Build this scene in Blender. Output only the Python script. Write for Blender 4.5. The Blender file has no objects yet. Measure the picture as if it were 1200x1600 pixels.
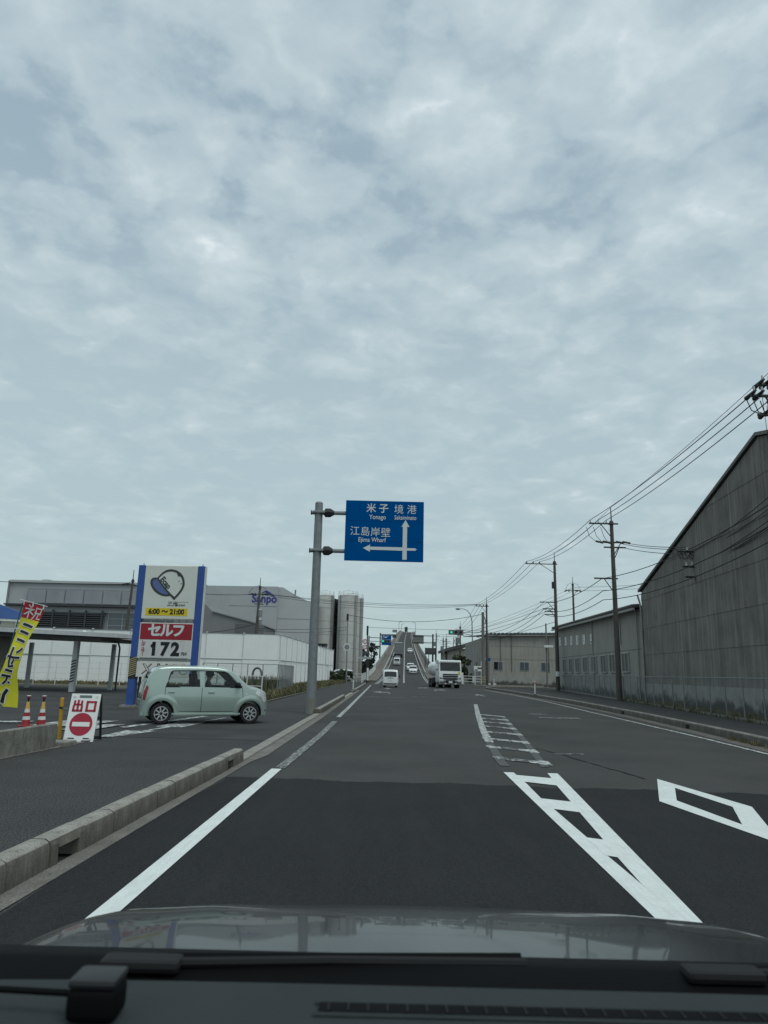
import bpy, bmesh, math, random
from mathutils import Vector, Matrix
R = math.radians
random.seed(7)
S = bpy.context.scene
COL = bpy.context.collection

# ------------------------------------------------------------------ camera
cd = bpy.data.cameras.new('camera')
cd.sensor_fit = 'VERTICAL'
cd.sensor_height = 36.0
cd.lens = 24.975
cd.clip_start = 0.05
cd.clip_end = 6000
cd.dof.use_dof = True
cd.dof.focus_distance = 30
cd.dof.aperture_fstop = 7.0
cam = bpy.data.objects.new('camera', cd)
COL.objects.link(cam)
cam.matrix_world = Matrix.Translation((0, 0, 1.5)) @ Matrix.Rotation(R(90 + 12.7), 4, 'X') @ Matrix.Rotation(R(1.4), 4, 'Z')
S.camera = cam

# ------------------------------------------------------------------ world (high broken overcast)
SUN_EL, SUN_AZ = 62.0, 142.0            # azimuth clockwise from +Y
W = bpy.data.worlds.new('World')
S.world = W
W.use_nodes = True
nt = W.node_tree
nt.nodes.clear()
N = nt.nodes.new
L = nt.links.new


def nd(t, **kw):
    n = N(t)
    for k, v in kw.items():
        setattr(n, k, v)
    return n


def mth(op, a, b=None, c=None, clamp=False):
    n = nd('ShaderNodeMath', operation=op, use_clamp=clamp)
    for i, v in enumerate((a, b, c)):
        if v is None:
            continue
        if hasattr(v, 'links'):
            L(v, n.inputs[i])
        else:
            n.inputs[i].default_value = v
    return n.outputs[0]


tc = nd('ShaderNodeTexCoord')
sep = nd('ShaderNodeSeparateXYZ')
L(tc.outputs['Generated'], sep.inputs[0])
zc = mth('MAXIMUM', sep.outputs[2], 0.0)
zd = mth('ADD', zc, 0.14)
u = mth('DIVIDE', sep.outputs[0], zd)
v = mth('DIVIDE', sep.outputs[1], zd)
cmb = nd('ShaderNodeCombineXYZ')
L(u, cmb.inputs[0]); L(v, cmb.inputs[1])


def noise(vec, scale, detail, rough, dist=0.0, off=(0, 0, 0)):
    mp = nd('ShaderNodeMapping')
    mp.inputs['Location'].default_value = off
    L(vec, mp.inputs[0])
    n = nd('ShaderNodeTexNoise')
    n.inputs['Scale'].default_value = scale
    n.inputs['Detail'].default_value = detail
    n.inputs['Roughness'].default_value = rough
    n.inputs['Distortion'].default_value = dist
    L(mp.outputs[0], n.inputs['Vector'])
    return n.outputs['Fac']


n_big = noise(cmb.outputs[0], 0.9, 2.0, 0.5, 0.0, (3.1, 1.7, 0))
n_mid = noise(cmb.outputs[0], 3.7, 8.0, 0.56, 0.1, (2.3, 0.6, 0))
n_fine = noise(cmb.outputs[0], 11.0, 8.0, 0.6, 0.1, (4.4, 1.2, 0))
# cellular billows: smooth Voronoi on noise-warped coordinates
wn = nd('ShaderNodeTexNoise'); wn.inputs['Scale'].default_value = 5.0; wn.inputs['Detail'].default_value = 6.0; wn.inputs['Roughness'].default_value = 0.6
L(cmb.outputs[0], wn.inputs['Vector'])
wv = nd('ShaderNodeVectorMath', operation='SCALE'); wv.inputs['Scale'].default_value = 0.30
L(wn.outputs['Color'], wv.inputs[0])
wa = nd('ShaderNodeVectorMath', operation='ADD')
L(cmb.outputs[0], wa.inputs[0]); L(wv.outputs[0], wa.inputs[1])
vo = nd('ShaderNodeTexVoronoi', feature='SMOOTH_F1', voronoi_dimensions='2D')
vo.inputs['Scale'].default_value = 5.5
vo.inputs['Smoothness'].default_value = 0.5
vo.inputs['Detail'].default_value = 2.0
L(wa.outputs[0], vo.inputs['Vector'])
cell = mth('SUBTRACT', 0.85, vo.outputs['Distance'])
# light and dark billows of the layer
dens = mth('ADD', mth('ADD', mth('MULTIPLY', n_big, 0.18), mth('MULTIPLY', cell, 0.22)), mth('ADD', mth('MULTIPLY', n_mid, 0.44), mth('MULTIPLY', n_fine, 0.16)))
ramp = nd('ShaderNodeValToRGB')
cr = ramp.color_ramp
cr.elements[0].position = 0.36
cr.elements[0].color = (0.36, 0.45, 0.50, 1)
cr.elements[1].position = 0.66
cr.elements[1].color = (0.82, 0.87, 0.88, 1)
e = cr.elements.new(0.45); e.color = (0.435, 0.515, 0.555, 1)
e = cr.elements.new(0.54); e.color = (0.53, 0.605, 0.635, 1)
L(dens, ramp.inputs[0])
# narrow breaks between the billows where the grey-blue above shows
q_ = mth('ADD', vo.outputs['Distance'], mth('ADD', mth('MULTIPLY', mth('SUBTRACT', 0.5, n_mid), 1.9), mth('ADD', mth('MULTIPLY', mth('SUBTRACT', 0.5, n_big), 1.3), mth('MULTIPLY', mth('SUBTRACT', 0.5, n_fine), 0.9))))
gm = nd('ShaderNodeMapRange', interpolation_type='SMOOTHSTEP')
for k_, v_ in zip(('From Min', 'From Max', 'To Min', 'To Max'), (0.90, 1.32, 0.0, 0.9)):
    gm.inputs[k_].default_value = v_
L(q_, gm.inputs[0])
el_ = nd('ShaderNodeMapRange', interpolation_type='SMOOTHSTEP')
for k_, v_ in zip(('From Min', 'From Max', 'To Min', 'To Max'), (0.30, 0.60, 0.0, 1.0)):
    el_.inputs[k_].default_value = v_
L(zc, el_.inputs[0])
gapmix = nd('ShaderNodeMix', data_type='RGBA')
L(mth('MULTIPLY', gm.outputs[0], el_.outputs[0]), gapmix.inputs['Factor'])
L(ramp.outputs[0], gapmix.inputs[6])
gapmix.inputs[7].default_value = (0.265, 0.355, 0.42, 1)
# towards the horizon the layer is seen edge-on and evens out
lowr = nd('ShaderNodeValToRGB')
lowr.color_ramp.elements[0].position = 0.0
lowr.color_ramp.elements[0].color = (0.385, 0.485, 0.495, 1)
lowr.color_ramp.elements[1].position = 1.0
lowr.color_ramp.elements[1].color = (0.45, 0.53, 0.56, 1)
e = lowr.color_ramp.elements.new(0.32); e.color = (0.375, 0.472, 0.50, 1)
L(zc, lowr.inputs[0])
fade = nd('ShaderNodeMapRange')
fade.inputs['From Min'].default_value = 0.06
fade.inputs['From Max'].default_value = 0.62
fade.inputs['To Min'].default_value = 0.14
fade.inputs['To Max'].default_value = 0.95
L(zc, fade.inputs[0])
mix1 = nd('ShaderNodeMix', data_type='RGBA')
L(fade.outputs[0], mix1.inputs['Factor'])
L(lowr.outputs[0], mix1.inputs[6]); L(gapmix.outputs[2], mix1.inputs[7])
sc10 = nd('ShaderNodeVectorMath', operation='SCALE')
sc10.inputs['Scale'].default_value = 11.7
L(mix1.outputs[2], sc10.inputs[0])
sky = nd('ShaderNodeTexSky', sky_type='NISHITA')
sky.sun_disc = False
sky.sun_elevation = R(SUN_EL)
sky.sun_rotation = R(SUN_AZ)
sky.air_density = 1.2
sky.dust_density = 2.0
mix2 = nd('ShaderNodeMix', data_type='RGBA')
mix2.inputs['Factor'].default_value = 0.9
L(sky.outputs[0], mix2.inputs[6]); L(sc10.outputs[0], mix2.inputs[7])
bg = nd('ShaderNodeBackground')
bg.inputs['Strength'].default_value = 0.1
L(mix2.outputs[2], bg.inputs[0])
wo = nd('ShaderNodeOutputWorld')
L(bg.outputs[0], wo.inputs[0])

# ------------------------------------------------------------------ sun through cloud
sl = bpy.data.lights.new('sun', 'SUN')
sl.energy = 1.2
sl.angle = R(30)
sl.color = (1.0, 0.97, 0.93)
so = bpy.data.objects.new('sun', sl)
COL.objects.link(so)
so.location = (0, 0, 60)
_d = Vector((math.sin(R(SUN_AZ)) * math.cos(R(SUN_EL)), math.cos(R(SUN_AZ)) * math.cos(R(SUN_EL)), math.sin(R(SUN_EL))))
so.rotation_euler = _d.to_track_quat('Z', 'Y').to_euler()

S.view_settings.view_transform = 'Standard'
S.view_settings.look = 'None'
S.view_settings.exposure = 0.08
S.view_settings.gamma = 1.0
S.cycles.use_denoising = True
S.cycles.max_bounces = 8
S.cycles.transparent_max_bounces = 16

# ------------------------------------------------------------------ materials
MATS = {}


def M(name, col, rough=0.6, metal=0.0, var=0.12, scale=3.0, bump=0.0, bscale=80.0, streak=0.0, scol=None, sscale=(1.2, 1.2, 0.12), spec=0.4, coat=0.0, fine=0.0, fscale=150.0, emit=None, estr=0.0):
    """principled material with noise variation, optional fine grain, vertical stain streaks and bump"""
    if name in MATS:
        return MATS[name]
    m = bpy.data.materials.new(name)
    m.use_nodes = True
    t = m.node_tree
    b = t.nodes['Principled BSDF']
    b.inputs['Roughness'].default_value = rough
    b.inputs['Metallic'].default_value = metal
    b.inputs['Specular IOR Level'].default_value = spec
    if coat:
        b.inputs['Coat Weight'].default_value = coat
        b.inputs['Coat Roughness'].default_value = 0.04
    if emit:
        b.inputs['Emission Color'].default_value = (*emit, 1)
        b.inputs['Emission Strength'].default_value = estr
    co = t.nodes.new('ShaderNodeTexCoord').outputs['Object']

    def nz(sc, det, vec=None, rg=0.6):
        n = t.nodes.new('ShaderNodeTexNoise')
        n.inputs['Scale'].default_value = sc
        n.inputs['Detail'].default_value = det
        n.inputs['Roughness'].default_value = rg
        t.links.new(vec or co, n.inputs['Vector'])
        return n.outputs['Fac']

    def mixc(f, a, c):
        x = t.nodes.new('ShaderNodeMix'); x.data_type = 'RGBA'
        t.links.new(f, x.inputs['Factor'])
        for s_, val in ((6, a), (7, c)):
            if hasattr(val, 'links'):
                t.links.new(val, x.inputs[s_])
            else:
                x.inputs[s_].default_value = (*val, 1)
        return x.outputs[2]

    def rng(f, a, c, lo=0.0, hi=1.0):
        x = t.nodes.new('ShaderNodeMapRange')
        for k, val in zip(('From Min', 'From Max', 'To Min', 'To Max'), (a, c, lo, hi)):
            x.inputs[k].default_value = val
        t.links.new(f, x.inputs[0])
        return x.outputs[0]
    lo = tuple(c * (1 - var) for c in col)
    hi = tuple(min(1, c * (1 + var)) for c in col)
    c = mixc(rng(nz(scale, 5), 0.3, 0.7), lo, hi)
    if fine:
        f = rng(nz(fscale, 2), 0.3, 0.7)
        g = mixc(f, tuple(max(0, 1 - fine) for _ in range(3)), tuple(1 + fine for _ in range(3)))
        x = t.nodes.new('ShaderNodeMix'); x.data_type = 'RGBA'; x.blend_type = 'MULTIPLY'
        x.inputs['Factor'].default_value = 1
        t.links.new(c, x.inputs[6]); t.links.new(g, x.inputs[7])
        c = x.outputs[2]
    if streak:
        mp = t.nodes.new('ShaderNodeMapping')
        mp.inputs['Scale'].default_value = sscale
        t.links.new(co, mp.inputs[0])
        f = rng(nz(4.0, 6, mp.outputs[0], 0.65), 0.48, 0.72, 0, streak)
        c = mixc(f, c, scol or tuple(k * 0.4 for k in col))
    t.links.new(c, b.inputs['Base Color'])
    if bump:
        bm = t.nodes.new('ShaderNodeBump')
        bm.inputs['Strength'].default_value = bump
        bm.inputs['Distance'].default_value = 0.02
        t.links.new(nz(bscale, 4), bm.inputs['Height'])
        t.links.new(bm.outputs[0], b.inputs['Normal'])
    MATS[name] = m
    return m


def worn_paint(name, base, lo, hi, scale=6.0, paint=(0.62, 0.64, 0.62)):
    """road paint rubbed away down to the asphalt in patches"""
    m = bpy.data.materials.new(name)
    m.use_nodes = True
    t = m.node_tree
    b = t.nodes['Principled BSDF']
    b.inputs['Roughness'].default_value = 0.75
    co = t.nodes.new('ShaderNodeTexCoord').outputs['Object']
    n = t.nodes.new('ShaderNodeTexNoise')
    n.inputs['Scale'].default_value = scale
    n.inputs['Detail'].default_value = 8
    n.inputs['Roughness'].default_value = 0.75
    t.links.new(co, n.inputs['Vector'])
    r = t.nodes.new('ShaderNodeMapRange')
    r.inputs['From Min'].default_value = lo
    r.inputs['From Max'].default_value = hi
    t.links.new(n.outputs['Fac'], r.inputs[0])
    x = t.nodes.new('ShaderNodeMix'); x.data_type = 'RGBA'
    x.inputs[6].default_value = (*base, 1)
    x.inputs[7].default_value = (*paint, 1)
    t.links.new(r.outputs[0], x.inputs['Factor'])
    t.links.new(x.outputs[2], b.inputs['Base Color'])
    return m


def glass(name, tint=(0.5, 0.55, 0.55), refl=0.12):
    m = bpy.data.materials.new(name)
    m.use_nodes = True
    t = m.node_tree
    t.nodes.clear()
    o = t.nodes.new('ShaderNodeOutputMaterial')
    tr = t.nodes.new('ShaderNodeBsdfTransparent'); tr.inputs[0].default_value = (*tint, 1)
    gl = t.nodes.new('ShaderNodeBsdfGlossy'); gl.inputs['Roughness'].default_value = 0.02
    fr = t.nodes.new('ShaderNodeFresnel'); fr.inputs[0].default_value = 1.5
    mx = t.nodes.new('ShaderNodeMixShader')
    t.links.new(fr.outputs[0], mx.inputs[0])
    t.links.new(tr.outputs[0], mx.inputs[1]); t.links.new(gl.outputs[0], mx.inputs[2])
    t.links.new(mx.outputs[0], o.inputs[0])
    return m


OLD_ASPH = (0.060, 0.063, 0.061)
m_road = M('old_asphalt', OLD_ASPH, 0.92, spec=0.12, var=0.20, scale=0.35, bump=0.3, bscale=60, fine=0.42, fscale=42, streak=0.35, scol=(0.075, 0.062, 0.055), sscale=(0.25, 0.12, 1))
m_new = M('fresh_asphalt', (0.0268, 0.0285, 0.0305), 0.9, spec=0.10, var=0.10, scale=0.5, bump=0.35, bscale=90, fine=0.36, fscale=75, streak=0.5, scol=(0.037, 0.038, 0.039), sscale=(0.9, 0.10, 1))
m_walk = M('pavement_asphalt', (0.058, 0.060, 0.060), 0.92, spec=0.12, var=0.14, scale=0.7, bump=0.4, bscale=55, fine=0.75, fscale=48)
m_lot = M('lot_asphalt', (0.055, 0.057, 0.057), 0.92, spec=0.12, var=0.25, scale=0.5, bump=0.25, bscale=40, fine=0.5, fscale=35)
m_ground = M('ground_earth', (0.10, 0.095, 0.075), 0.95, var=0.3, scale=0.15)
m_kerb_face = M('kerb_face_dark', (0.115, 0.112, 0.095), 0.95, spec=0.1, var=0.35, scale=3, bump=0.4, bscale=50, streak=0.5, scol=(0.22, 0.21, 0.18), sscale=(5, 5, 0.6))  # darker, streaked tone for every upright kerb face
m_kerb = M('kerb_concrete', (0.27, 0.265, 0.235), 0.9, var=0.22, scale=2.2, bump=0.35, bscale=70, fine=0.3, fscale=90, streak=0.45, scol=(0.085, 0.08, 0.065), sscale=(3, 3, 0.6))
m_kerb_r = M('kerb_concrete_dark', (0.19, 0.187, 0.168), 0.9, var=0.25, scale=1.5, bump=0.3, bscale=60, streak=0.5, scol=(0.07, 0.065, 0.055), sscale=(2, 2, 0.6))
m_gutter = M('gutter_concrete', (0.16, 0.155, 0.138), 0.92, var=0.25, scale=2.5, bump=0.4, bscale=60, fine=0.4, fscale=80)
m_white = M('white_paint', (0.66, 0.71, 0.69), 0.7, spec=0.2, var=0.06, scale=3, bump=0.15, bscale=60, streak=0.5, scol=(0.47, 0.50, 0.49), sscale=(7, .7, 1), fine=0.06, fscale=60)
m_worn = worn_paint('worn_paint', OLD_ASPH, 0.44, 0.56, 9.0, (0.58, 0.61, 0.59))
m_worn2 = worn_paint('very_worn_paint', OLD_ASPH, 0.51, 0.60, 6.0, (0.50, 0.52, 0.50))
m_ghost = worn_paint('ghost_paint', OLD_ASPH, 0.56, 0.66, 22.0, (0.30, 0.31, 0.30))
m_speck = worn_paint('speckled_paint', OLD_ASPH, 0.50, 0.58, 16.0, (0.46, 0.48, 0.46))
m_joint = worn_paint('joint_tack', OLD_ASPH, 0.38, 0.62, 14.0, (0.036, 0.038, 0.040))
m_conc = M('concrete', (0.26, 0.255, 0.23), 0.9, var=0.2, scale=1.4, bump=0.2, bscale=40, streak=0.5, scol=(0.11, 0.105, 0.09))
m_mossy = M('mossy_concrete', (0.20, 0.195, 0.17), 0.95, var=0.35, scale=3.5, bump=0.5, bscale=30, streak=0.7, scol=(0.06, 0.06, 0.045), sscale=(2.5, 2.5, 0.8))
m_pole = M('pole_concrete', (0.17, 0.165, 0.15), 0.85, var=0.15, scale=2, streak=0.35, scol=(0.09, 0.085, 0.075), sscale=(4, 4, 0.15))
m_poled = M('weathered_pole', (0.085, 0.08, 0.07), 0.85, var=0.2, scale=2, streak=0.4, scol=(0.05, 0.04, 0.035), sscale=(4, 4, 0.15))
m_galv = M('galvanised_steel', (0.22, 0.24, 0.25), 0.6, 0.25, var=0.15, scale=6, streak=0.25, scol=(0.17, 0.18, 0.18), sscale=(5, 5, 0.3))
m_dark = M('dark_metal', (0.03, 0.032, 0.034), 0.6, 0.2, var=0.1)
m_wire = M('cable_black', (0.018, 0.02, 0.022), 0.7, var=0.05)
m_ceram = M('insulator_ceramic', (0.55, 0.55, 0.52), 0.3, var=0.05)
m_insd = M('insulator_cover', (0.03, 0.03, 0.03), 0.5, var=0.05)
m_blue_sign = M('sign_blue', (0.0, 0.078, 0.27), 0.9, spec=0.0, var=0.05, scale=1.5)
m_letter = M('sign_white', (0.62, 0.66, 0.65), 0.5, var=0.03)
m_blue_post = M('post_blue', (0.045, 0.10, 0.31), 0.6, spec=0.15, var=0.08, streak=0.15, scol=(0.06, 0.09, 0.2))
m_cream = M('panel_cream', (0.70, 0.71, 0.62), 0.5, var=0.04, streak=0.15, scol=(0.42, 0.42, 0.36))
m_panelw = M('panel_white', (0.70, 0.71, 0.67), 0.55, var=0.06, streak=0.3, scol=(0.36, 0.35, 0.31), sscale=(2, 2, 0.4))
m_crimson = M('panel_crimson', (0.30, 0.016, 0.03), 0.5, var=0.06)
m_red = M('sign_red', (0.36, 0.022, 0.045), 0.5, var=0.06)
m_yellow = M('sign_yellow', (0.68, 0.52, 0.02), 0.5, var=0.04)
m_black = M('print_black', (0.012, 0.013, 0.014), 0.5, var=0.05)
m_grey_print = M('print_grey', (0.045, 0.05, 0.052), 0.5, var=0.05)
m_cap_blue = M('cap_blue', (0.10, 0.15, 0.33), 0.5, var=0.05)
m_navy = M('print_navy', (0.04, 0.045, 0.24), 0.5, var=0.05)
m_hoard = M('hoarding_white', (0.83, 0.865, 0.85), 0.45, var=0.04, scale=0.6, streak=0.12, scol=(0.5, 0.51, 0.49), sscale=(1.5, 1.5, 0.2))
m_fac = M('cladding_grey', (0.39, 0.41, 0.42), 0.6, var=0.05, scale=0.3, streak=0.1, scol=(0.24, 0.245, 0.25))
m_fac2 = M('cladding_grey_dark', (0.22, 0.23, 0.24), 0.6, var=0.08, scale=0.3)
m_fac3 = M('cladding_light', (0.43, 0.45, 0.455), 0.6, var=0.05, scale=0.3)
m_louv = M('louvre_dark', (0.06, 0.064, 0.07), 0.5, 0.2, var=0.1)
m_glass_d = M('window_glass', (0.08, 0.10, 0.115), 0.08, var=0.25, scale=0.4, spec=0.8)
m_glass_b = M('window_glass_dark', (0.012, 0.014, 0.015), 0.06, var=0.2, spec=0.7)
m_frame = M('window_frame', (0.40, 0.41, 0.40), 0.5, 0.3, var=0.06)
m_silo = M('silo_steel', (0.50, 0.505, 0.475), 0.5, 0.1, var=0.08, scale=0.8, streak=0.25, scol=(0.27, 0.27, 0.25), sscale=(1, 1, 0.06))
m_ware = M('warehouse_sheet', (0.205, 0.197, 0.178), 0.9, spec=0.15, var=0.22, scale=0.7, streak=0.75, scol=(0.36, 0.355, 0.33), sscale=(1.5, 1.5, 0.03), bump=0.1, bscale=20)
m_wared = M('warehouse_trim', (0.15, 0.15, 0.14), 0.8, var=0.15)
m_wall = M('stained_wall', (0.30, 0.295, 0.265), 0.9, var=0.10, scale=0.5, streak=0.5, scol=(0.16, 0.157, 0.14), sscale=(0.9, 0.9, 0.07))
m_base = M('mouldy_base', (0.26, 0.26, 0.24), 0.95, var=0.3, scale=1.2, streak=0.75, scol=(0.07, 0.07, 0.062), sscale=(0.8, 0.8, 0.5))
m_roof = M('roof_sheet', (0.10, 0.10, 0.10), 0.8, var=0.15)
m_pipe = M('rain_pipe', (0.30, 0.30, 0.28), 0.6, var=0.1)
m_canopy = M('canopy_grey', (0.52, 0.54, 0.54), 0.55, var=0.08, streak=0.2)
m_canopyd = M('canopy_post', (0.17, 0.175, 0.175), 0.6, var=0.1)
m_blueroof = M('roof_blue', (0.05, 0.11, 0.30), 0.5, var=0.12, scale=1)
m_beige = M('office_wall', (0.42, 0.42, 0.36), 0.7, var=0.06)
m_weed = M('weed_green', (0.075, 0.085, 0.035), 0.9, var=0.45, scale=1.5)
m_weed2 = M('weed_dry', (0.15, 0.135, 0.07), 0.9, var=0.35, scale=2)
m_leaf = M('leaf_green', (0.028, 0.042, 0.024), 0.8, var=0.4, scale=1.2)
m_leaf2 = M('leaf_green_light', (0.05, 0.07, 0.03), 0.8, var=0.4, scale=1.2)
m_bark = M('bark', (0.06, 0.05, 0.04), 0.9, var=0.3)
m_tyre = M('tyre_rubber', (0.014, 0.014, 0.015), 0.85, var=0.15, scale=10)
m_alloy = M('alloy', (0.55, 0.56, 0.57), 0.3, 0.6, var=0.05)
m_mint = M('car_mint', (0.355, 0.45, 0.405), 0.22, 0.25, var=0.02, coat=1.0)
m_cwhite = M('car_white', (0.68, 0.71, 0.71), 0.3, var=0.02, coat=0.6)
m_cdark = M('car_dark', (0.03, 0.032, 0.036), 0.3, var=0.05, coat=0.6)
m_trim = M('black_plastic', (0.016, 0.017, 0.018), 0.65, spec=0.2, var=0.1)
m_tail = M('tail_lamp', (0.28, 0.01, 0.015), 0.2, var=0.1, spec=0.7)
m_lens = M('clear_lamp', (0.72, 0.75, 0.75), 0.12, 0.2, var=0.15, scale=9, spec=0.8)
m_chrome = M('chrome', (0.6, 0.62, 0.63), 0.12, 0.9, var=0.05)
m_skin = M('skin', (0.33, 0.20, 0.14), 0.6, var=0.05)
m_shirt = M('shirt_grey', (0.14, 0.15, 0.15), 0.9, var=0.1)
m_seat = M('seat_fabric', (0.07, 0.08, 0.08), 0.9, var=0.1)
m_cone_r = M('cone_red', (0.30, 0.028, 0.032), 0.6, var=0.15)
m_refl = M('cone_white', (0.65, 0.66, 0.65), 0.5, var=0.08)
m_amber = M('amber_lamp', (0.55, 0.22, 0.03), 0.3, var=0.1)
m_ypost = M('post_yellow', (0.50, 0.28, 0.025), 0.55, var=0.12, streak=0.3, scol=(0.25, 0.15, 0.04))
m_board = M('board_white', (0.74, 0.77, 0.74), 0.45, var=0.04, streak=0.12, scol=(0.5, 0.5, 0.46))
m_flagy = M('flag_yellow', (0.62, 0.60, 0.035), 0.8, var=0.06)
m_flagr = M('flag_red', (0.42, 0.025, 0.04), 0.8, var=0.06)
m_rail = M('guard_white', (0.66, 0.68, 0.66), 0.55, var=0.08, streak=0.2)
m_bridge = M('bridge_concrete', (0.33, 0.325, 0.30), 0.9, var=0.12, scale=0.4, streak=0.3, scol=(0.17, 0.16, 0.14))
m_brwalk = M('bridge_footway', (0.145, 0.135, 0.118), 0.9, var=0.15, scale=0.5)
m_brown = M('bollard_brown', (0.10, 0.08, 0.07), 0.7, var=0.1)
m_hood = M('hood_paint', (0.008, 0.009, 0.011), 0.25, 0.0, var=0.1, scale=2, coat=0.45, spec=0.2)
m_dash = M('dash_vinyl', (0.034, 0.042, 0.044), 0.8, spec=0.15, var=0.08, scale=6, bump=0.25, bscale=350)
m_dash2 = M('dash_black', (0.004, 0.0045, 0.005), 0.7, spec=0.08, var=0.1)
m_green_on = M('signal_green', (0.02, 0.4, 0.3), 0.3, emit=(0.05, 1.0, 0.72), estr=0.55)
m_sig_off = M('signal_off', (0.03, 0.008, 0.01), 0.3, var=0.1)
m_stripey = M('stripe_yellow', (0.38, 0.33, 0.18), 0.6, var=0.1)


def mould_wall(name, base, mould, zmid):
    """render with a ragged tide of mould and splash dirt creeping up from the ground"""
    m = M(name, base, 0.95, spec=0.1, var=0.15, scale=1.0, streak=0.4, scol=tuple(c * .6 for c in base), sscale=(1.2, 1.2, .12))
    t = m.node_tree
    b = t.nodes['Principled BSDF']
    src = b.inputs['Base Color'].links[0].from_socket
    co = t.nodes.new('ShaderNodeTexCoord').outputs['Object']
    sp = t.nodes.new('ShaderNodeSeparateXYZ'); t.links.new(co, sp.inputs[0])
    n = t.nodes.new('ShaderNodeTexNoise'); n.inputs['Scale'].default_value = 0.9; n.inputs['Detail'].default_value = 8; n.inputs['Roughness'].default_value = .7
    t.links.new(co, n.inputs['Vector'])
    a = t.nodes.new('ShaderNodeMath'); a.operation = 'MULTIPLY_ADD'; a.inputs[1].default_value = 2.2; a.inputs[2].default_value = zmid - 1.1
    t.links.new(n.outputs['Fac'], a.inputs[0])
    d = t.nodes.new('ShaderNodeMath'); d.operation = 'SUBTRACT'
    t.links.new(a.outputs[0], d.inputs[0]); t.links.new(sp.outputs[2], d.inputs[1])
    r = t.nodes.new('ShaderNodeMapRange'); r.inputs['From Min'].default_value = -.15; r.inputs['From Max'].default_value = .25; r.inputs['To Max'].default_value = .9
    t.links.new(d.outputs[0], r.inputs[0])
    x = t.nodes.new('ShaderNodeMix'); x.data_type = 'RGBA'
    t.links.new(r.outputs[0], x.inputs['Factor']); t.links.new(src, x.inputs[6]); x.inputs[7].default_value = (*mould, 1)
    t.links.new(x.outputs[2], b.inputs['Base Color'])
    return m


m_base = mould_wall('mould_wall', (0.30, 0.305, 0.285), (0.055, 0.056, 0.048), 0.55)
g_car = glass('car_glass', (0.70, 0.75, 0.74))

# ------------------------------------------------------------------ mesh helpers


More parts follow.
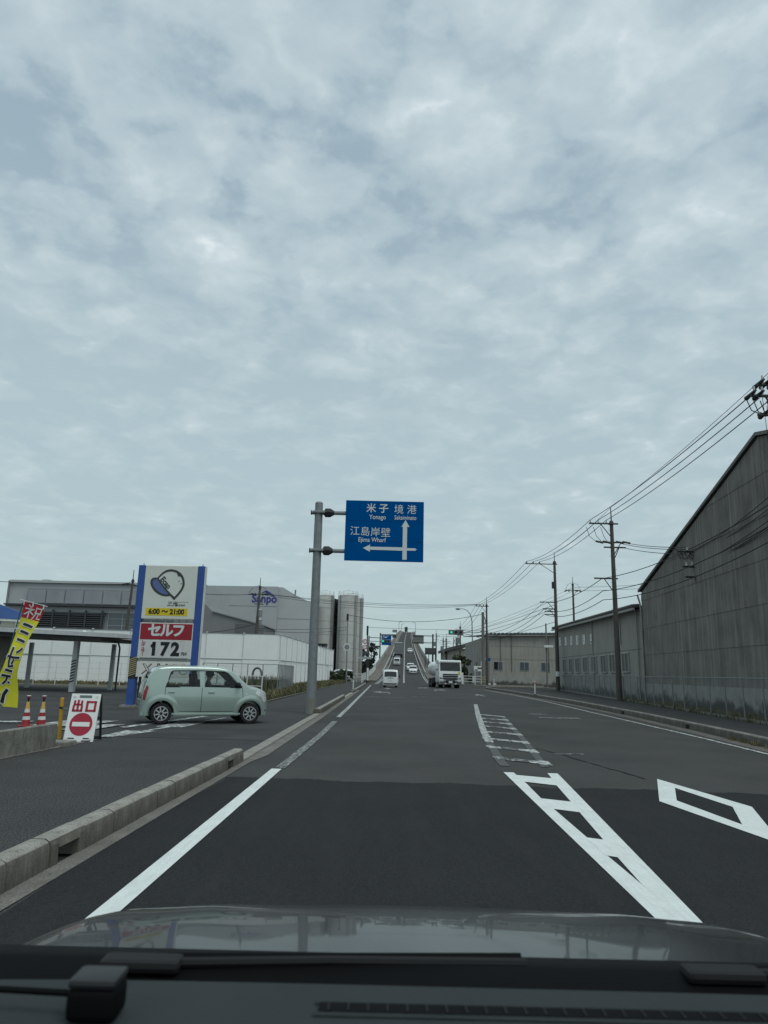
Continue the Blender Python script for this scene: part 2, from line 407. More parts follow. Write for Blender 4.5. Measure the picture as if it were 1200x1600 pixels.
class MB:
    def __init__(s):
        s.v = []
        s.f = []

    def add(s, vs, fs):
        o = len(s.v)
        s.v += [tuple(p) for p in vs]
        s.f += [tuple(i + o for i in f) for f in fs]
        return s

    def box(s, cx, cy, cz, sx, sy, sz, rz=0.0, ry=0.0, rx=0.0):
        vs = []
        mt = Matrix.Rotation(rz, 3, 'Z') @ Matrix.Rotation(ry, 3, 'Y') @ Matrix.Rotation(rx, 3, 'X')
        for z in (-.5, .5):
            for y in (-.5, .5):
                for x in (-.5, .5):
                    p = mt @ Vector((x * sx, y * sy, z * sz))
                    vs.append((p.x + cx, p.y + cy, p.z + cz))
        return s.add(vs, [(0, 2, 3, 1), (4, 5, 7, 6), (0, 1, 5, 4), (2, 6, 7, 3), (0, 4, 6, 2), (1, 3, 7, 5)])

    def cyl(s, p0, p1, r0, r1=None, n=12, cap=True):
        r1 = r0 if r1 is None else r1
        p0 = Vector(p0); p1 = Vector(p1)
        d = (p1 - p0).normalized()
        a = d.orthogonal().normalized()
        b = d.cross(a)
        vs = []
        for p, r in ((p0, r0), (p1, r1)):
            for i in range(n):
                t = 2 * math.pi * i / n
                vs.append(p + (a * math.cos(t) + b * math.sin(t)) * r)
        fs = [(i, (i + 1) % n, n + (i + 1) % n, n + i) for i in range(n)]
        if cap:
            fs += [tuple(reversed(range(n))), tuple(range(n, 2 * n))]
        return s.add(vs, fs)

    def tube(s, pts, r, n=6, cap=True):
        pts = [Vector(p) for p in pts]
        vs = []
        up = None
        for i, p in enumerate(pts):
            d = (pts[min(i + 1, len(pts) - 1)] - pts[max(i - 1, 0)]).normalized()
            if up is None:
                up = d.orthogonal().normalized()
            a = (up - d * up.dot(d)).normalized()
            up = a
            b = d.cross(a)
            rr = r[i] if isinstance(r, (list, tuple)) else r
            for k in range(n):
                t = 2 * math.pi * k / n
                vs.append(p + (a * math.cos(t) + b * math.sin(t)) * rr)
        fs = []
        for i in range(len(pts) - 1):
            for k in range(n):
                fs.append((i * n + k, i * n + (k + 1) % n, (i + 1) * n + (k + 1) % n, (i + 1) * n + k))
        if cap:
            fs += [tuple(reversed(range(n))), tuple(range((len(pts) - 1) * n, len(pts) * n))]
        return s.add(vs, fs)

    def prism(s, poly, a, b, plane='xz'):
        """poly in a plane, extruded from a to b along the third axis"""
        def P(p, h):
            return {'xz': (p[0], h, p[1]), 'xy': (p[0], p[1], h), 'yz': (h, p[0], p[1])}[plane]
        n = len(poly)
        vs = [P(p, a) for p in poly] + [P(p, b) for p in poly]
        fs = [(i, (i + 1) % n, n + (i + 1) % n, n + i) for i in range(n)]
        fs += [tuple(reversed(range(n))), tuple(range(n, 2 * n))]
        return s.add(vs, fs)

    def poly(s, pts):
        return s.add(pts, [tuple(range(len(pts)))])

    def grid(s, rows, close=False):
        nu = len(rows); nv = len(rows[0])
        fs = []
        for i in range(nu - 1):
            for j in range(nv - (0 if close else 1)):
                fs.append((i * nv + j, i * nv + (j + 1) % nv, (i + 1) * nv + (j + 1) % nv, (i + 1) * nv + j))
        return s.add([p for r in rows for p in r], fs)

    def ball(s, c, r, nu=8, nv=6, sc=(1, 1, 1)):
        rows = []
        for i in range(nv + 1):
            ph = math.pi * i / nv
            rr = max(math.sin(ph), 0.001)
            rows.append([(c[0] + r * sc[0] * rr * math.cos(2 * math.pi * j / nu), c[1] + r * sc[1] * rr * math.sin(2 * math.pi * j / nu), c[2] - r * sc[2] * math.cos(ph)) for j in range(nu)])
        return s.grid(rows, True)

    def mesh(s, name, bevel=0.0, fixn=True, seg=2):
        me = bpy.data.meshes.new(name)
        me.from_pydata([tuple(p) for p in s.v], [], s.f)
        if fixn or bevel:
            bm = bmesh.new(); bm.from_mesh(me)
            if bevel:
                bmesh.ops.remove_doubles(bm, verts=bm.verts, dist=1e-5)
                bmesh.ops.recalc_face_normals(bm, faces=bm.faces)
                bmesh.ops.bevel(bm, geom=[e for e in bm.edges if len(e.link_faces) == 2 and e.calc_face_angle(0) > 0.5], offset=bevel, segments=seg, affect='EDGES', profile=0.6, clamp_overlap=True)
            bmesh.ops.recalc_face_normals(bm, faces=bm.faces)
            bm.to_mesh(me); bm.free()
        return me

    def build(s, name, mat, parent=None, smooth=False, bevel=0.0, fixn=True, seg=2):
        return obj(name, s.mesh(name, bevel, fixn, seg), mat, parent, smooth)


def obj(name, me, mat, parent=None, smooth=False):
    if mat is not None and not me.materials:
        me.materials.append(mat)
    if smooth:
        ang = smooth if isinstance(smooth, float) else 0.7
        try:
            me.shade_smooth()
            me.set_sharp_from_angle(angle=ang)
        except Exception:
            for p in me.polygons:
                p.use_smooth = True
    o = bpy.data.objects.new(name, me)
    COL.objects.link(o)
    if parent is not None:
        o.parent = parent
    return o


def tag(o, label, cat, group=None, kind=None):
    if label: o['label'] = label
    if cat: o['category'] = cat
    if group: o['group'] = group
    if kind: o['kind'] = kind
    return o


def thing(name, label, cat, loc=(0, 0, 0), rz=0.0, group=None):
    o = bpy.data.objects.new(name, None)
    o.empty_display_size = 0.2
    COL.objects.link(o)
    o.location = loc
    o.rotation_euler = (0, 0, rz)
    return tag(o, label, cat, group)


def struct(name, mb, mat, **kw):
    o = mb.build(name, mat, **kw) if isinstance(mb, MB) else mb
    o['kind'] = 'structure'
    return o


def dup(root, loc, rz=None, label=None):
    r = root.copy(); COL.objects.link(r); r.location = loc
    if rz is not None: r.rotation_euler = (0, 0, rz)
    if label: r['label'] = label
    for ch in list(root.children):
        c = ch.copy(); COL.objects.link(c); c.parent = r
        for g in ch.children:
            d = g.copy(); COL.objects.link(d); d.parent = c
    return r


def text(body, size, loc, mat, parent, name='lettering', bold=0.0, align='CENTER', sx=1.0, rot=(90, 0, 0), ext=0.002, shear=0.0, space=1.0):
    c = bpy.data.curves.new('tmp_text', 'FONT')
    c.body = body
    c.size = size
    c.align_x = align
    c.align_y = 'CENTER'
    c.offset = bold
    c.extrude = ext
    c.shear = shear
    c.space_character = space
    c.resolution_u = 3
    o = bpy.data.objects.new('tmp_text', c)
    COL.objects.link(o)
    bpy.context.view_layer.update()
    dg = bpy.context.evaluated_depsgraph_get()
    me = bpy.data.meshes.new_from_object(o.evaluated_get(dg))
    me.name = name
    bpy.data.objects.remove(o)
    bpy.data.curves.remove(c)
    me.materials.clear()
    r = obj(name, me, mat, parent)
    r.location = loc
    r.rotation_euler = tuple(R(a) for a in rot)
    r.scale = (sx, 1, 1)
    return r


def lerp(a, b, t):
    return a + (b - a) * t


def interp(tab, x):
    """piecewise linear table"""
    if x <= tab[0][0]: return tab[0][1]
    for (x0, y0), (x1, y1) in zip(tab, tab[1:]):
        if x <= x1:
            return lerp(y0, y1, (x - x0) / (x1 - x0))
    return tab[-1][1]


def sinterp(tab, x):
    """monotone-ish smooth (catmull) table"""
    xs = [p[0] for p in tab]; ys = [p[1] for p in tab]
    n = len(xs)
    if x <= xs[0]: return ys[0]
    if x >= xs[-1]: return ys[-1]
    i = max(k for k in range(n - 1) if xs[k] <= x)

    def slope(k):
        if k == 0: return (ys[1] - ys[0]) / (xs[1] - xs[0])
        if k == n - 1: return (ys[-1] - ys[-2]) / (xs[-1] - xs[-2])
        a = (ys[k] - ys[k - 1]) / (xs[k] - xs[k - 1]); b = (ys[k + 1] - ys[k]) / (xs[k + 1] - xs[k])
        return 0 if a * b <= 0 else 2 * a * b / (a + b)
    h = xs[i + 1] - xs[i]; t = (x - xs[i]) / h
    m0, m1 = slope(i) * h, slope(i + 1) * h
    return (2 * t**3 - 3 * t**2 + 1) * ys[i] + (t**3 - 2 * t**2 + t) * m0 + (-2 * t**3 + 3 * t**2) * ys[i + 1] + (t**3 - t**2) * m1


def frange(a, b, n):
    return [a + (b - a) * i / (n - 1) for i in range(n)]

#@@SETTING
# ================================================================== SETTING
KL = [(-8, -2.85), (2, -2.56), (5, -2.47), (12.4, -2.22), (25, -2.05), (45, -1.92), (61, -1.80), (96, -1.62)]
KR = [(-8, 7.7), (10, 8.45), (17, 8.95), (22, 9.5), (28.6, 10.1), (40.6, 10.8), (61, 11.1), (76, 11.0)]
FR = [(-8, 10.2), (10, 11.8), (25, 13.4), (35.6, 14.75), (46.4, 16.1), (69, 18.5), (83, 20.0)]
LE = [(-8, -6.4), (11.7, -5.95), (19.1, -5.5), (34.5, -5.2), (60, -4.9), (96, -4.5)]     # back edge of the left pavement


def kl(y): return interp(KL, y)
def kr(y): return interp(KR, y)
def fr(y): return interp(FR, y)
def le(y): return interp(LE, y)


def strip(fa, fb, ys, z):
    b = MB()
    b.grid([[(fa(y), y, z), (fb(y), y, z)] for y in ys])
    return b


def line_strip(tab, w, z, ys=None):
    ys = ys or [p[0] for p in tab]
    return strip(lambda y: interp(tab, y), lambda y: interp(tab, y) + w, ys, z)


struct('ground', MB().poly([(-2500, -300, -0.03), (2500, -300, -0.03), (2500, 4000, -0.03), (-2500, 4000, -0.03)]), m_ground)
road = struct('road', strip(kl, kr, [-8, 2, 5, 12.4, 17, 22, 25, 28.6, 40.6, 45, 61, 76, 96], 0.0), m_road)
cr_ = MB().poly([(-60, 97, -0.006), (-60, 88, -0.006), (10, 76, -0.006), (11.05, 76.2, -0.006), (11.6, 80, -0.006), (14, 84.5, -0.006), (18, 87, -0.006), (60, 90, -0.006), (60, 102, -0.006), (16, 103, -0.006), (10, 112, -0.006), (-2.5, 112, -0.006), (-8, 103, -0.006), (-60, 106, -0.006)])
struct('side_street', cr_, m_road)
# fresh surfacing laid in front of the car, with a ragged joint
ragged = [(lerp(kl(10.5) + .14, kr(10.3) - 1.1, t), 10.62 - 0.42 * t + .05 * math.sin(t * 23) + .04 * math.sin(t * 61) + random.uniform(-.035, .035)) for t in frange(0, 1, 160)]
lft = [(interp([(-8, -2.65), (4.8, -2.28), (6, -2.33), (9, -2.17), (10.6, -2.08)], y) + random.uniform(-.03, .03), y) for y in frange(-8, 10.4, 34)]
np_ = MB().poly([(x, y, .005) for x, y in lft] + [(x, y, .005) for x, y in ragged] + [(kr(-8) - 1.1, -8, .005)])
struct('fresh_surfacing', np_, m_new)

# ---- painted markings (children of the road)


def mark(name, pts, mat, z=.010, label=None):
    o = MB().poly([(x, y, z) for x, y in pts]).build(name, mat, road)
    if label: o['label'] = label
    return o


def stripline(name, tab, w, mat, z=.010, n=12):
    return line_strip(tab, w, z, frange(tab[0][0], tab[-1][0], n)).build(name, mat, road)


stripline('edge_line', [(-2, -1.83), (4.4, -1.745), (11.56, -1.635)], .155, m_white)['label'] = 'fresh white line along the left kerb'
stripline('edge_line', [(11.7, -1.60), (17.5, -1.46), (22.5, -1.42)], .16, m_speck)
stripline('edge_line', [(24.5, -1.42), (27, -1.39), (38.5, -1.33), (69, -1.17), (84, -1.09)], .15, m_worn)
# ladder median, freshly painted part
Lo = [(3.5, 1.753), (5.21, 1.80), (11.8, 1.98)]
Li = [(3.5, 1.84), (5.68, 1.98), (6.58, 1.99), (7.27, 2.01), (8.72, 2.04), (9.43, 2.05), (10.82, 2.12), (11.83, 2.14)]
Ro = [(3.5, 1.91), (5.2, 2.10), (11.77, 2.83)]
Ri = [(3.5, 1.835), (5.68, 1.975), (6.53, 2.06), (7.19, 2.14), (8.55, 2.29), (9.23, 2.37), (10.52, 2.51), (11.74, 2.67)]
ys_ = frange(3.5, 11.8, 34)
MB().grid([[(interp(Lo, y), y, .010), (interp(Li, y), y, .010)] for y in ys_]).build('median_line', m_white, road)
MB().grid([[(interp(Ri, y), y, .0105), (interp(Ro, y), y, .0105)] for y in ys_]).build('median_line', m_white, road)
mark('median_line', [(1.66, -6), (1.80, -6), (1.91, 3.5), (1.753, 3.5)], m_white)
for q in ([(2.10, 11.52), (2.65, 11.22), (2.56, 10.5), (2.09, 10.84)], [(2.03, 9.44), (2.40, 9.22), (2.32, 8.54), (2.02, 8.74)], [(1.99, 7.28), (2.17, 7.18), (2.08, 6.52), (1.97, 6.6)]):
    mark('median_rung', q, m_white, .011)
# ladder median, worn part on the old surface: rungs rubbed through by tyres
rungs = [((2.1, 13.65), (2.95, 12.89)), ((2.28, 15.68), (3.15, 14.85)), ((2.48, 17.7), (3.36, 16.75)), ((2.73, 19.79), (3.63, 18.9)), ((2.98, 22.01), (3.86, 20.94)), ((3.2, 23.95), (4.09, 22.91)), ((3.39, 25.66), (4.32, 24.88)), ((3.68, 28.15), (4.54, 26.84))]
k = 0
for (xa, ya), (xb, yb_) in rungs:
    nseg = 3
    for q in range(nseg):
        u0, u1 = q / nseg + .012, (q + 1) / nseg - .012
        h = .42 + .02 * k
        mark('median_rung', [(lerp(xa, xb, u0), lerp(ya, yb_, u0)), (lerp(xa, xb, u1), lerp(ya, yb_, u1)), (lerp(xa, xb, u1) + .03, lerp(ya, yb_, u1) + h), (lerp(xa, xb, u0) + .03, lerp(ya, yb_, u0) + h)],
             m_worn2 if (k, q) in ((0, 0), (0, 1), (1, 1), (3, 1), (4, 1), (5, 1), (6, 1)) else m_worn, .011)
    mark('median_line', [(xb - .12, yb_), (xb + .05, yb_ - .1), (xb + .10, yb_ + .55), (xb - .06, yb_ + .6)], m_worn, .0115)
    k += 1
stripline('median_line', [(12.6, 2.06), (13.2, 2.09), (16.6, 2.40)], .17, m_ghost)
stripline('median_line', [(12.6, 2.74), (18, 3.42), (27, 4.47)], .15, m_ghost)
stripline('median_line', [(16.8, 2.42), (20, 2.74), (28, 3.66), (37.5, 4.82)], .19, m_worn, n=30)
# hollow diamond on the oncoming lane (four bars)
A_, B_, N_, D_ = (4.27, 11.46), (3.53, 9.44), (3.82, 7.17), (4.56, 9.19)
a_, b_, n_, d_ = (4.19, 10.59), (3.78, 9.52), (3.89, 8.08), (4.31, 9.16)
for q in ((A_, B_, b_, a_), (B_, N_, n_, b_), (N_, D_, d_, n_), (D_, A_, a_, d_)):
    mark('diamond_bar', q, m_white)
stripline('edge_line', [(-4, 7.15), (8, 7.75), (15.5, 8.13), (19.2, 8.45), (24.3, 8.75), (33.7, 9.3), (45, 10.0), (59, 10.35), (72, 10.3)], .13, m_worn, .008, 30)
mark('worn_patch', [(5.9, 26.8), (7.4, 26.9), (7.4, 27.5), (5.9, 27.3)], m_worn2)
mark('worn_patch', [(6.0, 29.2), (6.7, 29.3), (6.7, 29.8), (6.0, 29.7)], m_worn2)
mark('worn_patch', [(3.4, 14.6), (4.1, 14.7), (4.1, 14.85), (3.4, 14.75)], m_worn2)


def arrow(x, y, turn=0):
    """worn lane arrow: stem and head"""
    mark('lane_arrow', [(x - .08, y - 4), (x + .08, y - 4), (x + .08, y - .9), (x - .08, y - .9)], m_worn2)
    if turn == 0:
        mark('lane_arrow', [(x - .4, y - 1.2), (x + .4, y - 1.2), (x, y + 1)], m_worn)
    else:
        mark('lane_arrow', [(x, y - 1.2), (x + turn * .6, y - .6), (x + turn * .6, y - 1.5), (x + turn * 1.3, y), (x + turn * .6, y + 1.4), (x + turn * .6, y + .5), (x, y + .2)], m_worn)


arrow(.7, 56, -1); arrow(.75, 70); arrow(4.0, 76, 1); arrow(5.0, 68, 1); arrow(7.4, 55)
for (x0, x1, yy, w) in ((2.0, 5.5, 47.0, .25), (-.6, 1.6, 45.2, .3), (1.5, 8.5, 93, .45), (8.4, 10.2, 73.5, .5)):
    mark('stop_line', [(x0, yy), (x1, yy), (x1, yy + w), (x0, yy + w)], m_worn2)
# black sealed crack in the old surface
cs = MB()
cpts = [(3.3, 15.8), (3.6, 14.5), (3.75, 13.4), (3.95, 12.3), (4.1, 11.2)]
cs.grid([[(x + random.uniform(-.03, .03), yy, .0065), (x + .035 + random.uniform(-.02, .03), yy, .0065)] for x, yy in [(lerp(p[0], q[0], t), lerp(p[1], q[1], t)) for p, q in zip(cpts, cpts[1:]) for t in (0, .25, .5, .75)]])
cs.build('sealed_crack', m_new, road)

# ---- left pavement, forecourt, right pavement
struct('pavement_left', strip(lambda y: le(y), lambda y: kl(y) - .2, [-8, 2, 5, 11.7, 12.4, 19.1, 25, 34.5, 45, 60, 61, 84], .022), m_walk)
struct('driveway', strip(lambda y: le(y) - .5, lambda y: kl(y) - .16, [15.8, 17, 19.1, 22, 24.2], .027), m_lot)
struct('forecourt', MB().poly([(-45, -8, .012), (-6.2, -8, .012), (-5.8, 11.7, .012), (-5.35, 19.1, .012), (-5.1, 34.5, .012), (-12, 50, .012), (-45, 58, .012)]), m_lot)
struct('pavement_right', strip(lambda y: kr(y) + .16, fr, [-8, 10, 17, 22, 25, 28.6, 35.6, 40.6, 46.4, 61, 69, 76], .03), m_walk)
struct('pavement_corner', MB().poly([(11.1, 76, .028), (20.2, 76, .028), (20.6, 86, .028), (17, 85.6, .028), (13.5, 83.2, .028), (11.9, 79.6, .028)]), m_walk)
# white boundary line and forecourt paint
fl = MB()
fl.grid([[(le(y) - .06, y, .03), (le(y) + .05, y, .03)] for y in (8, 11.7, 13.5, 15.2)])
fl.build('boundary_line', m_gutter)['kind'] = 'structure'
fm = bpy.data.objects.new('forecourt_marking', None); COL.objects.link(fm); fm['kind'] = 'structure'
for q in ([(-5.95, 15.6), (-5.62, 15.7), (-5.2, 17.4), (-5.9, 17.3)], [(-5.6, 18.6), (-4.95, 18.6), (-4.75, 20.4), (-5.5, 20.3)], [(-6.4, 18.2), (-6.15, 18.1), (-5.3, 23), (-5.5, 23.1)], [(-5.78, 15.7), (-5.66, 15.7), (-4.6, 22.4), (-4.72, 22.4)],
          [(-8.6, 17.8), (-7.3, 18.2), (-7.1, 20.2), (-8.4, 19.8)], [(-10.4, 16.5), (-8.8, 16.8), (-8.8, 17.2), (-10.4, 16.9)], [(-7.4, 17.0), (-6.7, 17.2), (-6.5, 19.0), (-7.2, 18.8)], [(-10, 18.6), (-9, 18.9), (-9, 19.4), (-10, 19.1)]):
    PZ = globals().get('PZ', .0315) + .0008
    MB().poly([(x, yy, PZ) for x, yy in q]).build('paint_block', m_worn, fm)
st_l = strip(lambda y: le(y) - .12, le, [24.5, 34.5, 60, 84], .06)
st_l.build('pavement_edging', m_gutter)['kind'] = 'structure'

# ---- kerbs: individual stones
PROF = [(0, 0), (-.012, .165), (-.028, .20), (-.06, .218), (-.16, .218), (-.19, .205), (-.205, .17), (-.21, 0)]
kerb = bpy.data.objects.new('kerb_left', None); COL.objects.link(kerb); kerb['kind'] = 'structure'


def darken_upright(me, top=m_kerb):
    """darker material on the upright faces, paler one on top"""
    me.materials.append(top); me.materials.append(m_kerb_face)
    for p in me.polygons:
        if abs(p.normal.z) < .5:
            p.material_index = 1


def stone_mesh(L_, notch=False, prof=PROF, half=False):
    b = MB()
    if notch:
        top = [(x, max(z, .135)) for x, z in prof]
        b.prism(prof, 0, .12, 'xz'); b.prism(top, .12, L_ - .12, 'xz'); b.prism(prof, L_ - .12, L_, 'xz')
    else:
        b.prism(prof, 0, L_, 'xz')
    me = b.mesh('kerb_stone', bevel=0 if notch else .008)
    darken_upright(me)
    return me


def lay(mesh, fx, y0, y1, L_, mat, parent, off=0.0, special=None, zs=1.0):
    y = y0
    while y < y1 - .05:
        use = mesh
        if special and any(abs(y - s) < L_ / 2 for s in special[0]):
            use = special[1]
        o = obj('kerb_stone', use, mat, parent, True if not special or use is mesh else False)
        o.location = (fx(y) + off + random.uniform(-.004, .004), y, -.01 + random.uniform(-.004, .004))
        o.rotation_euler = (0, random.uniform(-.008, .008), -math.atan2(fx(y + L_) - fx(y), L_))
        o.scale = (1, (L_ - .006) / L_, zs)
        y += L_
    return y


sm = stone_mesh(.6); smn = stone_mesh(.6, True)
lay(sm, kl, -5.6, 12.35, .6, m_kerb, kerb, special=((5.8, 11.2), smn))
sm1 = stone_mesh(1.0)
lay(sm1, kl, 25.6, 41, 1.0, m_kerb, kerb)
sm2 = stone_mesh(2.0)
lay(sm2, kl, 52, 90, 2.0, m_kerb, kerb, zs=.85)
LOWP = [(0, 0), (0, .045), (-.02, .055), (-.2, .055), (-.2, 0)]
low = MB().prism(LOWP, 0, 1.0, 'xz').mesh('kerb_stone', bevel=.006)
lay(low, kl, 12.42, 25.5, 1.0, m_kerb, kerb)
lay(low, kl, 41.05, 51.9, 1.0, m_kerb, kerb)
# concrete gutter with the silt that gathers in it
struct('gutter', strip(lambda y: kl(y) - .01, lambda y: kl(y) + interp([(-8, .2), (5, .17), (9, .14), (12.4, .12), (13, .24), (40, .2), (90, .2)], y) , frange(-4, 60, 60), .008), m_gutter)
kerb2 = bpy.data.objects.new('kerb_right', None); COL.objects.link(kerb2); kerb2['kind'] = 'structure'
PR2 = [(-x * 1.05, z * 1.05) for x, z in PROF]
sr = MB().prism(PR2, 0, 2.0, 'xz').mesh('kerb_stone', bevel=.008); darken_upright(sr, m_kerb_r)
b = MB(); top2 = [(x, max(z, .15)) for x, z in PR2]
b.prism(PR2, 0, .8, 'xz'); b.prism(top2, .8, 1.15, 'xz'); b.prism(PR2, 1.15, 2.0, 'xz')
srn = b.mesh('kerb_stone'); darken_upright(srn, m_kerb_r)
lay(sr, kr, -4, 76, 2.0, m_kerb_r, kerb2, special=((22, 30), srn))
arc = [(11.0, 76), (11.25, 78), (11.9, 80), (12.9, 82), (14.2, 83.7), (16, 85), (18, 85.7), (20, 86)]
for p, q in zip(arc, arc[1:]):
    ln = math.dist(p, q)
    o = obj('kerb_stone', sr, m_kerb_r, kerb2); o.location = (p[0], p[1], -.01); o.scale = (1, ln / 2, 1)
    o.rotation_euler = (0, 0, -math.atan2(q[0] - p[0], q[1] - p[1]))
struct('gutter_right', strip(lambda y: kr(y) - .45, lambda y: kr(y) + .02, frange(-4, 76, 44), .006), M('gutter_dark', (0.105, 0.10, 0.09), 0.9, var=.25, scale=1.5, bump=.3, bscale=50))

# ================================================================== BRIDGE
def bx(y): return sinterp([(60, 2.2), (98, 3.25), (185, 6.1), (350, 11.6), (500, 17.4), (650, 25), (780, 33)], y)


BZ = []
z, sl_ = 0.0, 0.0
yy = 88.0
while yy <= 800:
    BZ.append((yy, z))
    tgt = interp([(88, 0), (150, .062), (230, .070), (300, .076), (560, .076), (600, .05), (645, .0), (700, -.05), (800, -.06)], yy)
    z += tgt * 4
    yy += 4


def bz(y): return interp(BZ, y)


bridge = thing('bridge', 'long steep concrete road bridge climbing to a crest beyond the traffic lights', 'bridge', (0, 0, 0))
YS = frange(92, 780, 140)


def ribbon(o0, o1, dz0, dz1=None, ys=YS):
    return MB().grid([[(bx(y) + o0, y, bz(y) + dz0), (bx(y) + o1, y, bz(y) + (dz0 if dz1 is None else dz1))] for y in ys])


def beam(o0, o1, z0, z1, ys, absz=False):
    b = MB()
    b.grid([[(bx(y) + o0, y, (z0 if absz else bz(y) + z0)), (bx(y) + o1, y, (z0 if absz else bz(y) + z0)), (bx(y) + o1, y, bz(y) + z1), (bx(y) + o0, y, bz(y) + z1)] for y in ys], True)
    n = len(b.v)
    b.f += [(3, 2, 1, 0), (n - 4, n - 3, n - 2, n - 1)]
    return b


ribbon(-4.0, 4.0, .012).build('road_deck', m_road, bridge)
for sgn, OW in ((-1, 5.9), (1, 5.8)):
    beam(min(sgn * 4.0, sgn * OW), max(sgn * 4.0, sgn * OW), -.4, .16, [y for y in YS if y > 103]).build('footway', m_brwalk, bridge)
    beam(sgn * 4.05 - .12, sgn * 4.05 + .12, 0, .62, [y for y in YS if y > 135]).build('kerb_wall', m_bridge, bridge)
    beam(sgn * OW - .13, sgn * OW + .13, -.5, 1.15, [y for y in YS if y > 150]).build('parapet', m_bridge, bridge)
    beam(sgn * OW - .05, sgn * OW + .05, 1.28, 1.36, [y for y in YS if y > 150]).build('top_rail', m_galv, bridge)
    beam(sgn * (OW - .5) - .5, sgn * (OW - .5) + .5, -.06, -.42, [y for y in YS if 103 < y < 330]).build('edge_beam', m_bridge, bridge)
    # white pipe railing at the foot of the ramp
    ys = frange(101, 152, 27)
    for y in ys:
        MB().cyl((bx(y) + sgn * OW, y, bz(y) - .2), (bx(y) + sgn * OW, y, bz(y) + 1.15), .04, n=6).build('rail_post', m_rail, bridge)
    for h in (.3, .57, .84, 1.12):
        MB().tube([(bx(y) + sgn * OW, y, bz(y) + h) for y in ys], .035, 6).build('rail_pipe', m_rail, bridge)
    # abutment wall down to the ground, then piers
    beam(sgn * (OW - .2) - .1, sgn * (OW - .2) + .1, -.2, -.3, [y for y in YS if 103 < y < 320], True).build('retaining_wall', m_bridge, bridge)
    ribbon(sgn * 3.45 - .09, sgn * 3.45 + .09, .03).build('edge_line', m_worn, bridge)
    ribbon(sgn * 3.75 - .06, sgn * 3.75 + .06, .03, ys=[y for y in YS if y < 170]).build('edge_line', m_worn, bridge)
ribbon(-.12, .12, .03, ys=[y for y in YS if y > 100]).build('centre_line', m_worn, bridge)
beam(-5.6, 5.6, -2.2, -.2, [y for y in YS if y > 316]).build('girder', m_bridge, bridge)
for y in (340, 420, 500, 590):
    MB().box(bx(y), y, bz(y) / 2 - 1.1, 7, 2.2, bz(y) - 2.1).build('pier', m_bridge, bridge)
for y in (128, 156, 190, 236, 300):
    MB().poly([(bx(y) - 3.4, y, bz(y) + .035), (bx(y) + 3.4, y, bz(y) + .035), (bx(y) + 3.4, y + .5, bz(y + .5) + .035), (bx(y) - 3.4, y + .5, bz(y + .5) + .035)]).build('deck_joint', m_worn2, bridge)
# ================================================================== LEFT ROADSIDE
# ---- overhead direction sign on its galvanised mast
t = thing('direction_sign', 'blue overhead direction sign with white arrows on a tall grey steel mast', 'road sign', (-2.40, 25.85, 0))
MB().cyl((0, 0, 0), (-.03, 0, 7.58), .175, .145, 20).build('mast', m_galv, t, True)
MB().cyl((-.03, 0, 7.58), (-.03, 0, 7.64), .15, .12, 20).build('mast_cap', m_galv, t, True)
MB().cyl((0, 0, 0), (0, 0, .55), .179, .178, 20).build('mast_base', M('mast_base_stain', (.24, .24, .215), .7, .2, var=.2, streak=.4), t, True)
for z in (7.24, 5.81):
    a = MB().cyl((-.30, 0, z), (1.0, 0, z), .075, n=14).build('arm', m_galv, t, True)
    MB().cyl((.16, 0, z), (.22, 0, z), .075, .17, 8).cyl((.22, 0, z), (.40, 0, z), .17, .17, 8).cyl((.40, 0, z), (.55, 0, z), .17, .08, 8).build('flange', m_dark, a)
    MB().cyl((-.32, 0, z), (-.29, 0, z), .09, n=12).build('end_cap', m_dark, a)
    MB().box(0, 0, z, .44, .40, .09).build('clamp', m_galv, a, bevel=.02)
    MB().cyl((1.0, .03, z), (3.75, .03, z), .05, n=10).build('back_rail', m_galv, a)
B0, B1, Z0, Z1 = .98, 3.88, 5.45, 7.72
bd = MB().box((B0 + B1) / 2, -.09, (Z0 + Z1) / 2, B1 - B0, .04, Z1 - Z0).build('sign_board', m_blue_sign, t, bevel=.01)
for zj in (6.20, 6.95):
    MB().box((B0 + B1) / 2, -.112, zj, B1 - B0 - .03, .006, .006).build('panel_joint', M('joint_blue', (.006, .035, .14), .5), bd)
TY = -.116


def ST(body, size, x, z, **kw):
    return text(body, size, (x, TY, z), m_letter, bd, **kw)


W_ = B1 - B0; H_ = Z1 - Z0
def sx_(u): return B0 + u * W_
def sz_(v): return Z1 - v * H_
ST('米', .37, sx_(.325), sz_(.135), bold=.004)
ST('子', .37, sx_(.485), sz_(.135), bold=.006)
ST('境', .37, sx_(.68), sz_(.145))
ST('港', .37, sx_(.845), sz_(.145))
ST('Yonago', .24, sx_(.41), sz_(.275), bold=.002, sx=.85)
ST('Sakaiminato', .23, sx_(.765), sz_(.275), bold=.002, sx=.74)
for i, ch in enumerate('江島岸壁'):
    ST(ch, .37, sx_(.125 + .131 * i), sz_(.52 + .006 * i))
ST('Ejima Wharf', .235, sx_(.345), sz_(.655), bold=.002, sx=.86)
up = MB().prism([(sx_(.735), sz_(.965)), (sx_(.79), sz_(.965)), (sx_(.79), sz_(.42)), (sx_(.82), sz_(.43)), (sx_(.768), sz_(.31)), (sx_(.715), sz_(.43)), (sx_(.735), sz_(.42))], TY - .001, TY + .004)
up.build('arrow_ahead', m_letter, bd)
MB().prism([(sx_(.735), sz_(.765)), (sx_(.735), sz_(.82)), (sx_(.32), sz_(.815)), (sx_(.325), sz_(.85)), (sx_(.235), sz_(.79)), (sx_(.325), sz_(.73)), (sx_(.32), sz_(.765))], TY - .001, TY + .004).build('arrow_left', m_letter, bd)
